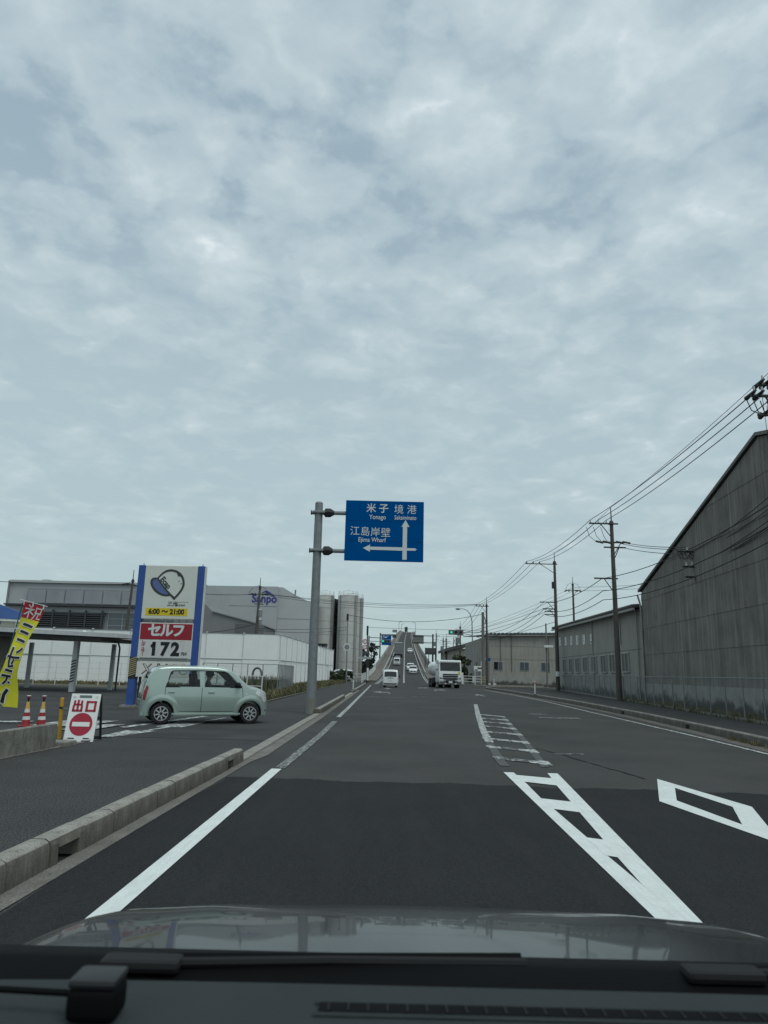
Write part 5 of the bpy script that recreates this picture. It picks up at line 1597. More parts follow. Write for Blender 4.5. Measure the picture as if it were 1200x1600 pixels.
for dz in (0, .5):
    w_ = 'upper ' if dz else 'lower '
    cable((26.9, 100, 13.3 + dz), (46, 70, 13.0 + dz), .6, .02, w_ + 'cable leaving the pole behind the workshop to the right', gx)
    cable((26.9, 100, 13.3 + dz), (13.6, 150, 9.0 + dz), .8, .02, w_ + 'cable leaving the pole behind the workshop to the left', gx)
# twin spacer bundle and wire marker seen above the depot

# ================================================================== CROSSING FURNITURE
def signal_head(parent, x, y_, z, w=1.35, h=.42, on=0):
    hd = MB().box(x, y_, z, w, .16, h).build('signal_head', M('signal_case', (.13, .14, .14), .5), parent, bevel=.05)
    for k in range(3):
        cxx = x + (k - 1) * w * .31
        MB().cyl((cxx, y_ - .085, z), (cxx, y_ - .10, z), .16, n=18).build('lens', m_green_on if k == on else m_sig_off, hd)
        b = MB(); n = 12
        rows = [[(cxx + .175 * math.cos(a), y_ - .08, z + .175 * math.sin(a)), (cxx + .17 * math.cos(a), y_ - .30, z + .17 * math.sin(a))] for a in frange(R(-20), R(200), n)]
        b.grid(rows).build('visor', m_dark, hd, True)
    return hd


t = thing('traffic_signal', 'traffic signal showing green on an arm from a thick concrete pole', 'traffic light', (13.75, 97, 0), 0, 'traffic signals at the crossing')
MB().cyl((0, 0, -.1), (0, 0, 9.65), .24, .19, 16).build('pole', m_pole, t, True)
MB().cyl((0, 0, 9.65), (0, 0, 9.75), .21, .18, 16).build('pole_cap', m_dark, t)
MB().cyl((0, 0, 7.08), (-3.6, 0, 6.98), .05, n=8).build('arm', m_galv, t)
MB().cyl((0, 0, 6.2), (-2.9, 0, 6.95), .035, n=8).build('stay', m_galv, t)
MB().tube([(.15, -.1, 9.2), (.35, -.1, 8.6), (.3, -.1, 8.2), (.12, -.1, 8.3)], .05, 6).build('cable_loop', m_dark, t)
signal_head(t, -3.65, 0, 6.97, 2.0, .66)
MB().cyl((-2.95, 0, 6.6), (-2.95, 0, 6.9), .06, n=6).build('drop_bracket', m_galv, t)
for i in range(3):
    MB().prism([(-.245, .45 + i * .28), (.245, .62 + i * .28), (.245, .74 + i * .28), (-.245, .57 + i * .28)], -.25, -.24).build('hazard_stripe', m_stripey, t)
t = thing('traffic_signal', 'traffic signal showing green on a slim pole left of the bridge foot', 'traffic light', (-1.95, 118, 0), 0, 'traffic signals at the crossing')
MB().cyl((0, 0, -.1), (0, 0, 7.25), .13, .1, 12).build('pole', m_dark, t, True)
MB().cyl((0, 0, 7.0), (2.2, 0, 6.95), .05, n=8).build('arm', m_dark, t)
MB().cyl((0, 0, 6.4), (2.2, 0, 6.35), .04, n=8).build('arm', m_dark, t)
MB().box(1.05, 0, 5.55, 1.5, .06, .28).build('name_plate', m_louv, t)
MB().cyl((0, 0, 5.55), (.4, 0, 5.55), .04, n=8).build('plate_arm', m_dark, t)
signal_head(t, 2.75, 0, 6.45, 1.5, .5)
# far blue sign up the ramp and the grey sign backs
yb = 215
t = thing('direction_sign', 'far blue direction sign at the left of the ramp behind the traffic signal', 'road sign', (-.2, yb, 0))
MB().cyl((0, 0, 0), (0, 0, 12.9), .22, .17, 12).build('mast', m_dark, t, True)
MB().box(2.4, 0, 12.35, 4.8, .2, .5).build('arm', m_galv, t)
MB().box(4.2, -.15, 12.0, 1.2, .1, .9).build('small_panel', m_louv, t)
fb = MB().box(1.85, -.15, 10.8, 2.9, .06, 2.9).build('sign_board', m_blue_sign, t)
for (x, z, w, h) in ((.85, 11.5, .08, 1.0), (2.6, 10.95, .9, .12), (3.0, 10.5, .12, .8), (1.6, 11.6, .8, .25), (1.9, 11.95, 1.0, .12), (1.0, 11.95, .5, .25)):
    MB().box(x, -.19, z, w, .01, h).build('print_mark', m_letter, fb)
t = thing('gantry_sign', 'grey back of a road sign on twin arms right of the ramp', 'road sign', (13.7, 190, 0))
MB().cyl((0, 0, 0), (0, 0, 11.6), .26, .2, 12).build('mast', m_dark, t, True)
for z in (11.1, 9.3):
    MB().cyl((0, 0, z), (-5.2, 0, z), .1, n=8).build('arm', m_dark, t)
sb = MB().box(-3.85, .15, 10.15, 2.9, .06, 2.25).build('sign_back', M('sign_back', (.20, .205, .19), .6, .2, var=.08), t)
for z in (9.4, 10.2, 10.9):
    MB().box(-3.85, .1, z, 2.8, .05, .08).build('stiffener', m_galv, sb)
t = thing('gantry_sign', 'low grey back of a wide road sign on posts beside the ramp', 'road sign', (11.3, 165, 0))
for x in (-1.1, -.3, .6, 1.2):
    MB().cyl((x, .1, 0), (x, .1, 7.2), .08, n=8).build('post', m_dark, t)
MB().box(0, 0, 6.4, 2.4, .06, 1.5).build('sign_back', m_louv, t)
MB().box(0, -.04, 6.4, 2.4, .03, .05).box(0, -.04, 6.9, 2.4, .03, .05).build('stiffener', m_galv, t)

t = thing('street_lamp', 'curved-neck street lamp at the right of the crossing', 'street lamp', (13.2, 103, 0))
MB().tube([(0, 0, -.05), (-.05, 0, 3), (-.18, 0, 9.0), (-.4, 0, 9.9), (-.9, 0, 10.5), (-1.5, 0, 10.68), (-1.95, 0, 10.68)], [.11, .1, .075, .06, .05, .045, .04], 10).build('column', m_galv, t, True)
MB().ball((-2.2, 0, 10.64), .3, 12, 8, (1.2, .6, .5)).build('lantern', m_galv, t, 1.5)
MB().box(0, -.12, .8, .3, .1, .9).build('control_box', m_rail, t)
t = thing('sign_post', 'slim pole with a round mirror on the left of the crossing', 'pole', (-4.6, 100, 0))
MB().cyl((0, 0, -.1), (-.12, 0, 9.35), .10, .08, 10).build('pole', m_galv, t, True)
MB().cyl((-.06, -.2, 4.75), (-.06, -.15, 4.75), .5, n=20).build('round_sign', m_rail, t)
MB().cyl((-.06, -.21, 4.75), (-.06, -.2, 4.75), .36, n=20).build('round_face', m_galv, t)
MB().cyl((-.12, 0, 8.4), (-.12, 0, 9.3), .16, n=10).build('bracket_box', m_dark, t)
t = thing('sign_post', 'dark pole carrying three round road signs left of the crossing', 'sign post', (-1.75, 97, 0))
MB().cyl((0, 0, -.1), (-.08, 0, 7.5), .09, .08, 10).build('pole', m_dark, t, True)
MB().cyl((-.08, 0, 6.3), (-.08, 0, 7.55), .13, n=10).build('cable_box', m_dark, t)
for z, mm in ((5.45, m_rail), (4.72, m_rail), (3.9, m_louv)):
    d_ = MB().cyl((-.38, -.12, z), (-.38, -.08, z), .33, n=20).build('round_sign', m_red if mm is m_rail else m_louv, t)
    MB().cyl((-.38, -.13, z), (-.38, -.12, z), .24, n=20).build('sign_face', mm, d_)
MB().box(-.3, -.1, 3.3, 1.7, .05, .3).build('name_board', m_frame, t)
MB().box(.1, -.1, 1.2, .25, .1, 1.6).build('lower_sleeve', m_rail, t)


def bollard(loc, label, h=.85, band=None):
    b = thing('delineator_post', label, 'bollard', loc, 0, 'flexible white delineator posts')
    MB().cyl((0, 0, .03), (0, 0, h), .045, n=12).build('post', m_rail, b, True)
    MB().cyl((0, 0, 0), (0, 0, .04), .1, n=12).build('foot', m_trim, b)
    MB().cyl((0, 0, h - .22), (0, 0, h - .08), .048, n=12).build('reflective_band', band or m_galv, b)
    return b


bollard((-1.92, 53, .19), 'white delineator post on the left kerb beyond the direction sign', .95)
bollard((10.95, 51.6, .2), 'white delineator post with orange top on the right kerb', .95, m_amber)
bollard((12.6, 80.6, .15), 'white delineator post at the right kerb corner by the signal pole', 1.2)


def pipe_rail(label, pts, h=1.05, bars=3):
    g_ = thing('guard_rail', label, 'guard rail', (0, 0, 0), 0, 'white pipe guard rails at the crossing')
    for p, q in zip(pts, pts[1:]):
        n = max(1, round(math.dist(p, q) / 2))
        for i in range(n + (q == pts[-1])):
            x, y_ = lerp(p[0], q[0], i / n), lerp(p[1], q[1], i / n)
            MB().cyl((x, y_, 0), (x, y_, h), .06, n=8).build('post', m_rail, g_)
        for k in range(bars):
            z = h * (.35 + .3 * k)
            MB().cyl((p[0], p[1], z), (q[0], q[1], z), .045, n=6).build('rail', m_rail, g_)
    return g_


pipe_rail('white pipe guard rail left of the bridge foot beside the parked van', [(-8, 106), (-4.1, 106), (-2.6, 103)], 1.2)
pipe_rail('white pipe guard rail right of the tanker before the depot', [(9.6, 108), (12, 104.5), (15.2, 103.8)], 1.3)
t = thing('notice_board', 'small white notice board on posts before the depot', 'notice board', (13.8, 102, 0))
for x in (-.5, .5):
    MB().cyl((x, 0, 0), (x, 0, 2.2), .04, n=8).build('post', m_rail, t)
MB().box(0, -.05, 2.3, 1.3, .05, .7).build('board', m_board, t)
MB().box(.15, -.08, 2.35, .6, .01, .2).box(-.35, -.08, 2.1, .4, .01, .15).build('print_mark', m_dark, t)
t = thing('utility_cabinet', 'white roadside cabinet beside the guard rail', 'cabinet', (11.6, 104.2, 0))
MB().box(0, 0, .85, .6, .4, 1.7).build('body', m_rail, t, bevel=.03)
MB().box(0, -.21, .9, .5, .02, 1.4).build('door', m_board, t)
t = thing('parking_sign', 'small hooked lamp arm with a blue plate before the depot', 'sign', (14.9, 103, 0))
MB().tube([(-.6, 0, 0), (-.6, 0, 3.2), (-.45, 0, 3.55), (-.1, 0, 3.7), (.3, 0, 3.65)], .05, 8).build('hook_pole', m_rail, t, True)
MB().box(.45, -.04, 3.6, .5, .05, .45).build('blue_plate', m_blue_sign, t)
t = thing('traffic_island', 'low concrete island edging between the side street and the corner', 'kerb', (16.5, 93.5, 0))
MB().box(0, 0, .08, 9, 1.0, .17).build('edging', m_kerb_r, t, bevel=.03)
MB().box(0, 7, .08, 12, .5, .17).build('edging', m_kerb_r, t, bevel=.03)
MB().box(-1.5, 7, .2, .5, .3, .3).box(-.7, 7, .2, .4, .3, .3).build('stone', m_rail, t, bevel=.03)
t = thing('security_camera', 'white camera lamp on a thin post behind the fence', 'camera', (20.2, 88, 0))
MB().cyl((0, 0, 0), (0, 0, 7.8), .11, .09, 8).build('post', m_pole, t)
MB().box(.2, -.2, 5.0, 1.1, .4, .28).build('housing', m_rail, t, bevel=.06)
# lamp posts and gear on the crest of the bridge
for y_, sgn, lab in ((560, -1, 'lamp post on the left parapet near the bridge crest'), (640, -1, 'lamp post on the left parapet at the bridge crest'), (600, 1, 'lamp post on the right parapet near the bridge crest')):
    t = thing('street_lamp', lab, 'street lamp', (bx(y_) + sgn * 6.4, y_, bz(y_)), 0, 'lamp posts on the bridge')
    MB().tube([(0, 0, -1), (0, 0, 7), (-sgn * .6, 0, 8), (-sgn * 1.8, 0, 8.3)], .16, 6).build('column', m_galv, t)
    MB().ball((-sgn * 2.0, 0, 8.3), .4, 8, 6, (1.2, .6, .5)).build('lantern', m_galv, t)
y_ = 520
t = thing('wind_sign', 'small grey road sign board on the left of the bridge near its crest', 'road sign', (bx(y_) - 7.2, y_, bz(y_) - 1))
MB().cyl((0, 0, 0), (0, 0, 4), .12, n=6).build('post', m_galv, t)
MB().box(-1.2, 0, 2.8, 3.4, .1, 2.0).build('board', m_galv, t)

# ================================================================== TREES
def tree(label, loc, h, w, mat, seed, conical=False, name='roadside_tree'):
    rnd = random.Random(seed)
    tr_ = thing(name, label, 'tree' if h > 4 else 'bush', loc, 0, 'trees beyond the crossing')
    tk = MB().tube([(0, 0, -.1), (.1, 0, h * .4), (0, .1, h * .75)], [h * .03, h * .02, h * .008], 7)
    for k in range(6):
        a = rnd.uniform(0, 6.28); z = h * rnd.uniform(.2, .7)
        tk.tube([(0, 0, z), (math.cos(a) * w * .25, math.sin(a) * w * .25, z + h * .1), (math.cos(a) * w * .42, math.sin(a) * w * .42, z + h * .14)], [h * .012, h * .008, h * .004], 5)
    tk.build('trunk', m_bark, tr_)
    b = MB()
    clumps = [(rnd.gauss(0, .28), rnd.gauss(0, .28), rnd.uniform(.12, 1)) for _ in range(46)]
    for cxx, cyy, cz_ in clumps:
        rad = (1 - cz_ * .85) if conical else math.sin(min(1, cz_ * .9 + .1) * math.pi) ** .5
        c0 = Vector((cxx * w * rad * 1.3, cyy * w * rad * 1.3, cz_ * h * .97))
        cr2 = w * .15 * rnd.uniform(.6, 1.2)
        for _ in range(42):
            d_ = Vector((rnd.gauss(0, 1), rnd.gauss(0, 1), rnd.gauss(0, 1))).normalized() * cr2 * rnd.uniform(.4, 1)
            p = c0 + d_
            s_ = rnd.uniform(.12, .24) * (1 + h * .04)
            a = Vector((rnd.gauss(0, 1), rnd.gauss(0, 1), rnd.gauss(0, 1))).normalized() * s_
            c2 = a.cross(Vector((rnd.gauss(0, 1), rnd.gauss(0, 1), rnd.gauss(0, 1)))).normalized() * s_ * .7
            b.add([p - a, p + c2, p + a, p - c2], [(0, 1, 2, 3)])
    b.build('crown', mat, tr_, fixn=False)
    return tr_


tree('dark pointed tree just left of the bridge railing', (-2.6, 205, 0), 9.6, 4.0, m_leaf, 11, True)
tree('second dark pointed tree, shorter and left of the first', (-5.4, 200, 0), 7.6, 4.2, m_leaf, 12, True)
tree('dark rounded tree nearest the three round road signs', (-7.4, 190, 0), 6.0, 4.5, m_leaf, 13)
tree('low dark shrub filling under the pointed trees', (-4.2, 185, 0), 4.4, 4.5, m_leaf, 14)
tree('green bush between the tanker and the depot', (12.4, 114, 0), 4.3, 3.2, m_leaf2, 15)
tree('small rounded hedge bush by the parked white van', (-5.6, 104.5, 0), 1.5, 2.2, m_leaf2, 16, name='hedge_bush')
# ================================================================== VEHICLES
class Body:
    """car shell as a smooth loft: x forward, y left, z up; origin on the ground at mid wheelbase"""

    def __init__(s, top, plan, zb, belt, H, rc=.10, tumble=.17, crown=.04):
        s.top, s.plan, s.zb, s.belt, s.H, s.rc, s.tumble, s.crown = top, plan, zb, belt, H, rc, tumble, crown

    def zt(s, x): return sinterp(s.top, x)

    def hw(s, x, z):
        w = sinterp(s.plan, x)
        if z < s.belt:
            k = (z - s.zb) / (s.belt - s.zb)
            f = .885 + .115 * math.sin(min(1, max(0, k) * 1.4) * math.pi / 2)
            f -= .025 * max(0, k - .6) / .4
        else:
            k = (z - s.belt) / (s.H - s.belt)
            f = .975 - s.tumble * k ** 1.15
        return w * f

    def ring(s, x, inset=0.0, zb=None):
        zt = s.zt(x) - inset
        zb = s.zb if zb is None else zb
        zt = max(zt, zb + .06)
        r = min(s.rc, (zt - zb) * .35)
        pts = [(s.hw(x, z) - inset, z) for z in frange(zb, zt - r, 12)]
        y0 = pts[-1][0]
        for a in (22, 45, 68, 90):
            pts.append((y0 - r * (1 - math.cos(R(a))), zt - r + r * math.sin(R(a))))
        yt = pts[-1][0]
        for k in (.75, .5, .25):
            pts.append((yt * k, zt + s.crown * (1 - k * k)))
        pts.append((0, zt + s.crown))
        full = pts + [(-y_, z) for y_, z in reversed(pts[:-1])]
        return [(x, y_, z) for y_, z in full]

    def ytop(s, x):
        zt = s.zt(x); r = min(s.rc, (zt - s.zb) * .35)
        return s.hw(x, zt - r) - r

    def shell(s, x0, x1, n=60, inset=0.0, zb=None):
        b = MB()
        xs = [lerp(x0, x1, .5 - .5 * math.cos(math.pi * i / (n - 1))) for i in range(n)]
        rows = [s.ring(x, inset, zb) for x in xs]
        b.grid(rows, True)
        nv = len(rows[0])
        b.f += [tuple(range(nv)), tuple(reversed(range((n - 1) * nv, n * nv)))]
        return b

    def side(s, poly, sgn, off):
        """flat patch on the side, (x, z) outline"""
        cx = sum(p[0] for p in poly) / len(poly); cz_ = sum(p[1] for p in poly) / len(poly)
        # densify
        pts = []
        for p, q in zip(poly, poly[1:] + poly[:1]):
            for k in (0, .33, .66):
                pts.append((lerp(p[0], q[0], k), lerp(p[1], q[1], k)))
        vs = [(x, sgn * (s.hw(x, z) + off), z) for x, z in pts]
        mid = [(lerp(cx, x, .5), sgn * (s.hw(lerp(cx, x, .5), lerp(cz_, z, .5)) + off), lerp(cz_, z, .5)) for x, z in pts]
        n = len(pts)
        b = MB()
        b.add(vs + mid + [(cx, sgn * (s.hw(cx, cz_) + off), cz_)], [(i, (i + 1) % n, n + (i + 1) % n, n + i) for i in range(n)] + [(n + i, n + (i + 1) % n, 2 * n) for i in range(n)])
        return b

    def over(s, xa, xb, frac, off, n=8, fb=None):
        """patch on the roof/bonnet/screen line between stations xa and xb"""
        rows = []
        for i in range(n + 1):
            x = lerp(xa, xb, i / n)
            e_ = .01
            sl2 = (s.zt(x + e_) - s.zt(x - e_)) / (2 * e_)
            nl = math.hypot(1, sl2)
            f = lerp(frac, fb if fb is not None else frac, i / n)
            rows.append([(x - sl2 / nl * off, u_ * s.ytop(x) * f, s.zt(x) + s.crown * (1 - (u_ * f)**2) + off / nl) for u_ in frange(-1, 1, 9)])
        return MB().grid(rows)


def wheel(parent, x, y_, r, w, sgn, spokes=8, rim=m_alloy):
    wl = MB()
    prof = [(r * .66, .0), (r * .70, .012), (r * .93, .012), (r, -.015), (r, -w + .015), (r * .93, -w), (r * .6, -w)]
    rows = []
    for i in range(33):
        a = 2 * math.pi * i / 32
        rows.append([(x + math.cos(a) * q, y_ + sgn * d, r + math.sin(a) * q) for q, d in prof])
    t_ = wl.grid(rows).build('wheel', m_tyre, parent, True)
    MB().cyl((x, y_ - sgn * .06, r), (x, y_ - sgn * .05, r), r * .68, n=24).build('brake_disc', m_dark, t_)
    rr = []
    for i in range(33):
        a = 2 * math.pi * i / 32
        rr.append([(x + math.cos(a) * q, y_ + sgn * d, r + math.sin(a) * q) for q, d in ((r * .68, .004), (r * .62, .006), (r * .60, -.03))])
    MB().grid(rr).build('rim', rim, t_, True)
    sp = MB()
    for k in range(spokes):
        a = 2 * math.pi * k / spokes + .2
        for q0, q1, w0, w1 in ((r * .12, r * .64, .020, .014),):
            c_, s_ = math.cos(a), math.sin(a)
            P = [(q0, -w0), (q1, -w1), (q1, w1), (q0, w0)]
            vs = [(x + q * c_ - h * s_, y_ + sgn * .0, r + q * s_ + h * c_) for q, h in P] + [(x + q * c_ - h * s_, y_ - sgn * .03, r + q * s_ + h * c_) for q, h in P]
            sp.add(vs, [(0, 1, 2, 3), (7, 6, 5, 4), (0, 4, 5, 1), (1, 5, 6, 2), (2, 6, 7, 3), (3, 7, 4, 0)])
    sp.build('spokes', rim, t_)
    MB().cyl((x, y_ - sgn * .02, r), (x, y_ + sgn * .006, r), r * .15, n=12).build('hub_cap', m_dark, t_)
    return t_


def boolean(body_mesh, cutters):
    o = bpy.data.objects.new('tmp_body', body_mesh); COL.objects.link(o)
    tmp = []
    for cm in cutters:
        c = bpy.data.objects.new('tmp_cut', cm); COL.objects.link(c); tmp.append(c)
        md = o.modifiers.new('b', 'BOOLEAN'); md.operation = 'DIFFERENCE'; md.object = c; md.solver = 'EXACT'
    bpy.context.view_layer.update()
    me = bpy.data.meshes.new_from_object(o.evaluated_get(bpy.context.evaluated_depsgraph_get()))
    for c in tmp + [o]:
        bpy.data.objects.remove(c)
    return me


# ---- mint hatchback turning out of the forecourt
mint = Body([(-1.68, .55), (-1.66, .82), (-1.615, 1.04), (-1.53, 1.25), (-1.42, 1.40), (-1.27, 1.472), (-.8, 1.505), (0, 1.507), (.40, 1.478), (.60, 1.425), (.80, 1.275), (1.08, 1.035), (1.15, .988), (1.42, .935), (1.60, .855), (1.70, .73), (1.745, .52)],
            [(-1.68, .50), (-1.62, .62), (-1.5, .69), (-1.2, .725), (0, .735), (1.1, .725), (1.45, .68), (1.6, .60), (1.70, .47), (1.745, .36)], .21, .93, 1.505, .085, .155, .03)
ang = math.atan2(20.4 - 19.43, -3.79 + 5.95)
wb = 1.18
car = thing('hatchback_car', 'small mint green hatchback turning out of the filling station forecourt', 'car', (0, 0, .028), ang)
# near side wheels stand on the measured spots; the axle centre lies half a track further in
mx, my = (-5.95 - 3.79) / 2, (19.43 + 20.4) / 2
car.location = (mx - math.sin(ang) * .62 + .2, my + math.cos(ang) * .62, .028)
WR = .272
cut = []
for sx2 in (-wb, wb):
    for sg in (-1, 1):
        cut.append(MB().cyl((sx2, sg * .50, .29), (sx2, sg * .95, .29), .315, n=40).mesh('c'))
cav = mint.shell(-1.52, 1.10, 30, .045, .34).mesh('c'); cut.append(cav)
rear_w = [(-1.10, .965), (-.985, 1.33), (-.93, 1.365), (-.26, 1.385), (-.22, .965)]
front_w = [(-.10, .96), (-.13, 1.385), (.40, 1.37), (.50, 1.335), (.90, .985), (.87, .955)]
for poly in (rear_w, front_w):
    cut.append(MB().prism(poly, -1.2, 1.2, 'xz').mesh('c'))
cut.append(MB().prism([(.66, 1.385), (.72, 1.5), (1.35, 1.10), (1.10, 1.03)], -.56, .56, 'xz').mesh('c'))
cut.append(MB().prism([(-1.44, 1.31), (-1.6, 1.4), (-1.8, 1.05), (-1.585, 1.04)], -.50, .50, 'xz').mesh('c'))
bm_ = boolean(mint.shell(-1.68, 1.745, 64).mesh('body'), cut)
bm_.materials.clear()
bo = obj('body', bm_, m_mint, car, .6)
for sg in (-1, 1):
    for poly in (rear_w, front_w):
        p = mint.side(poly, sg, -.012).build('side_window', g_car, car)
    wl_ = []
    # dark door-frame surround and B pillar, door seams, handles
    for poly in ([(-1.13, .945), (-1.01, 1.345), (-.95, 1.385), (-.25, 1.405), (.41, 1.39), (.52, 1.35), (.93, .985), (.91, .945)],):
        n = len(poly)
        outer = poly
        cxm = sum(q[0] for q in poly) / n; czm = sum(q[1] for q in poly) / n
        inner = [(cxm + (x - cxm) * .965, czm + (z - czm) * .86) for x, z in poly]
        vs = [(x, sg * (mint.hw(x, z) + .003), z) for x, z in outer + inner]
        MB().add(vs, [(i, (i + 1) % n, n + (i + 1) % n, n + i) for i in range(n)]).build('window_seal', m_trim, car)
    for seam in ([(-.165, .30), (-.165, .95)], [(.96, .36), (.965, .66), (.93, .955)], [(-1.12, .95), (-1.125, .70), (-.98, .58), (-.90, .34)], [(-.90, .335), (-.165, .325), (.96, .335)]):
        rows = []
        for p, q in zip(seam, seam[1:]):
            for k in (0, .25, .5, .75, 1):
                x, z = lerp(p[0], q[0], k), lerp(p[1], q[1], k)
                d = Vector((q[0] - p[0], q[1] - p[1])).normalized() * .006
                rows.append([(x - d.y, sg * (mint.hw(x - d.y, z + d.x) + .0025), z + d.x), (x + d.y, sg * (mint.hw(x + d.y, z - d.x) + .0025), z - d.x)])
        MB().grid(rows).build('door_seam', m_trim, car)
    for x in (-.98, .07):
        MB().box(x + .02, sg * (mint.hw(x, .83) + .012), .83, .17, .03, .045).build('door_handle', m_mint, car, True, bevel=.012)
    MB().box(0, sg * (mint.hw(0, .27) + .006), .262, 2.0, .03, .05).build('sill_strip', m_mint, car, bevel=.01)
    # wheel-arch lips
    for sx2 in (-wb, wb):
        rows = []
        for a in frange(R(-12), R(192), 28):
            row = []
            for q, o_ in ((.315, .006), (.335, .026), (.41, .018), (.47, .0)):
                x, z = sx2 + q * math.cos(a), .29 + q * math.sin(a)
                z2 = max(z, .215)
                row.append((x, sg * (mint.hw(x, z2) + o_), z2))
            rows.append(row)
        MB().grid(rows).build('arch_lip', m_mint, car, 1.2)
        rows = [[(sx2 + .314 * math.cos(a), sg * .70, .29 + .314 * math.sin(a)), (sx2 + .314 * math.cos(a), sg * .46, .29 + .314 * math.sin(a))] for a in frange(R(-14), R(194), 24)]
        b = MB(); b.grid(rows); b.build('arch_liner', m_trim, car)
        wheel(car, sx2, sg * .70, WR, .17, sg)
    mint.side([(1.30, .80), (1.36, .905), (1.50, .875), (1.60, .77), (1.67, .62), (1.58, .57), (1.47, .71)], sg, .008).build('headlight', m_lens, car, True)
    mint.side([(-1.615, .60), (-1.66, .62), (-1.655, .82), (-1.60, .98), (-1.55, .96), (-1.575, .78)], sg, .008).build('tail_light', m_tail, car, True)
    mint.side([(1.03, .78), (1.08, .79), (1.08, .81), (1.03, .805)], sg, .006).build('side_marker', m_lens, car)
    mr = MB().ball((.80, sg * .80, 1.03), .085, 12, 8, (.7, 1.1, .85)).build('wing_mirror', m_trim, car, 1.5)
    MB().box(.84, sg * .70, .995, .07, .12, .04).build('mirror_arm', m_trim, mr)
    MB().box(.82, sg * .24, 1.30, .02, .02, .02).build('wiper_stub', m_trim, car)
mint.over(.70, 1.10, .80, -.012, 8, .86).build('windscreen', g_car, car)
mint.over(-1.56, -1.44, .74, -.012, 8, .70).build('rear_window', g_car, car)
MB().tube([(1.16, .5, 1.06), (1.06, .0, 1.12), (1.10, -.3, 1.10)], .01, 5).build('wiper', m_trim, car)
MB().box(1.745, 0, .60, .02, .50, .10).build('grille', m_chrome, car, bevel=.01)
MB().box(1.752, 0, .42, .02, .33, .165).build('number_plate', m_yellow, car)
MB().tube([(1.60, -.56, .37), (1.70, -.42, .365), (1.755, 0, .36), (1.70, .42, .365), (1.60, .56, .37)], .03, 6).build('bumper_lip', m_chrome, car, True)
MB().box(-1.69, 0, .55, .02, .9, .14).build('rear_bumper_strip', m_mint, car, bevel=.01)
MB().box(.1, 0, .30, 2.4, 1.1, .08).build('underbody', m_trim, car)
for x, y_ in ((.05, .33), (.05, -.33), (-.78, .0)):
    st = MB().box(x, y_, .58, .5, .46 if y_ else 1.1, .18).box(x - .27, y_, .88, .14, .46 if y_ else 1.1, .56, ry=R(-12)).build('seat', m_seat, car, bevel=.04)
    for hy in ((y_,) if y_ else (-.33, .33)):
        MB().box(x - .36, hy, 1.22, .09, .26, .17, ry=R(-10)).build('headrest', m_seat, st, bevel=.03)
MB().box(.86, 0, .86, .36, 1.2, .18).build('dashboard', m_seat, car, bevel=.05)
sw = MB()
rows = [[(.60 + .05 * math.sin(a) + .012 * math.cos(c_), -.33 + (.17 + .015 * math.cos(c_)) * math.cos(a), .95 + (.17 + .015 * math.cos(c_)) * math.sin(a) * .95) for c_ in frange(0, 2 * math.pi, 7)] for a in frange(0, 2 * math.pi, 21)]
sw.grid(rows).build('steering_wheel', m_trim, car)

# ---- driver: one skinned figure seated at the wheel
def skin_person(name, label, cat, loc, rz, verts, edges, radii, mat, root=0):
    me = bpy.data.meshes.new('body')
    me.from_pydata(verts, edges, [])
    o = bpy.data.objects.new('tmp_person', me); COL.objects.link(o)
    o.modifiers.new('s', 'SKIN')
    for i, r_ in enumerate(radii):
        me.skin_vertices[0].data[i].radius = (r_, r_ * .9) if not isinstance(r_, tuple) else r_
    me.skin_vertices[0].data[root].use_root = True
    sd = o.modifiers.new('d', 'SUBSURF'); sd.levels = sd.render_levels = 2
    bpy.context.view_layer.update()
    m2 = bpy.data.meshes.new_from_object(o.evaluated_get(bpy.context.evaluated_depsgraph_get()))
    bpy.data.objects.remove(o)
    return m2


vs = [(0, 0, 0), (-.02, 0, .2), (-.06, 0, .40), (-.05, 0, .50), (-.02, 0, .57), (.01, 0, .68), (.03, 0, .76),
      (-.05, .19, .42), (.10, .24, .18), (.36, .14, .27), (.43, .12, .30),
      (-.05, -.19, .42), (.10, -.24, .18), (.36, -.14, .27), (.43, -.12, .30),
      (.40, .10, .05), (.55, .10, -.32), (.40, -.10, .05), (.55, -.10, -.32)]
es = [(0, 1), (1, 2), (2, 3), (3, 4), (4, 5), (5, 6), (2, 7), (7, 8), (8, 9), (9, 10), (2, 11), (11, 12), (12, 13), (13, 14), (0, 15), (15, 16), (0, 17), (17, 18)]
rad = [.15, .15, .14, .06, .065, .105, .075, .065, .045, .035, .04, .065, .045, .035, .04, .075, .05, .075, .05]
pm = skin_person('person', '', '', None, 0, vs, es, rad, m_shirt)
pp_ = thing('person', 'driver in a grey top holding the wheel of the mint car', 'person', (0, 0, 0), ang)
cw = Matrix.Rotation(ang, 3, 'Z') @ Vector((.10, -.33, 0))
pp_.location = (car.location.x + cw.x, car.location.y + cw.y, .028 + .62)
pm.materials.clear(); pm.materials.append(m_shirt); pm.materials.append(m_skin)
for p in pm.polygons:
    c_ = p.center
    p.material_index = 1 if (c_.z > .50 or c_.x > .30 and c_.z > .2) else 0
    p.use_smooth = True
po = bpy.data.objects.new('body', pm); COL.objects.link(po); po.parent = pp_
MB().ball((-.015, 0, .70), .115, 14, 10, (1.02, .95, 1.05)).build('hair', M('hair_black', (.012, .011, .011), .6), pp_, 1.5)
MB().ball((.112, 0, .665), .018, 8, 6, (1, .8, 1.3)).build('nose', m_skin, pp_, 1.5)

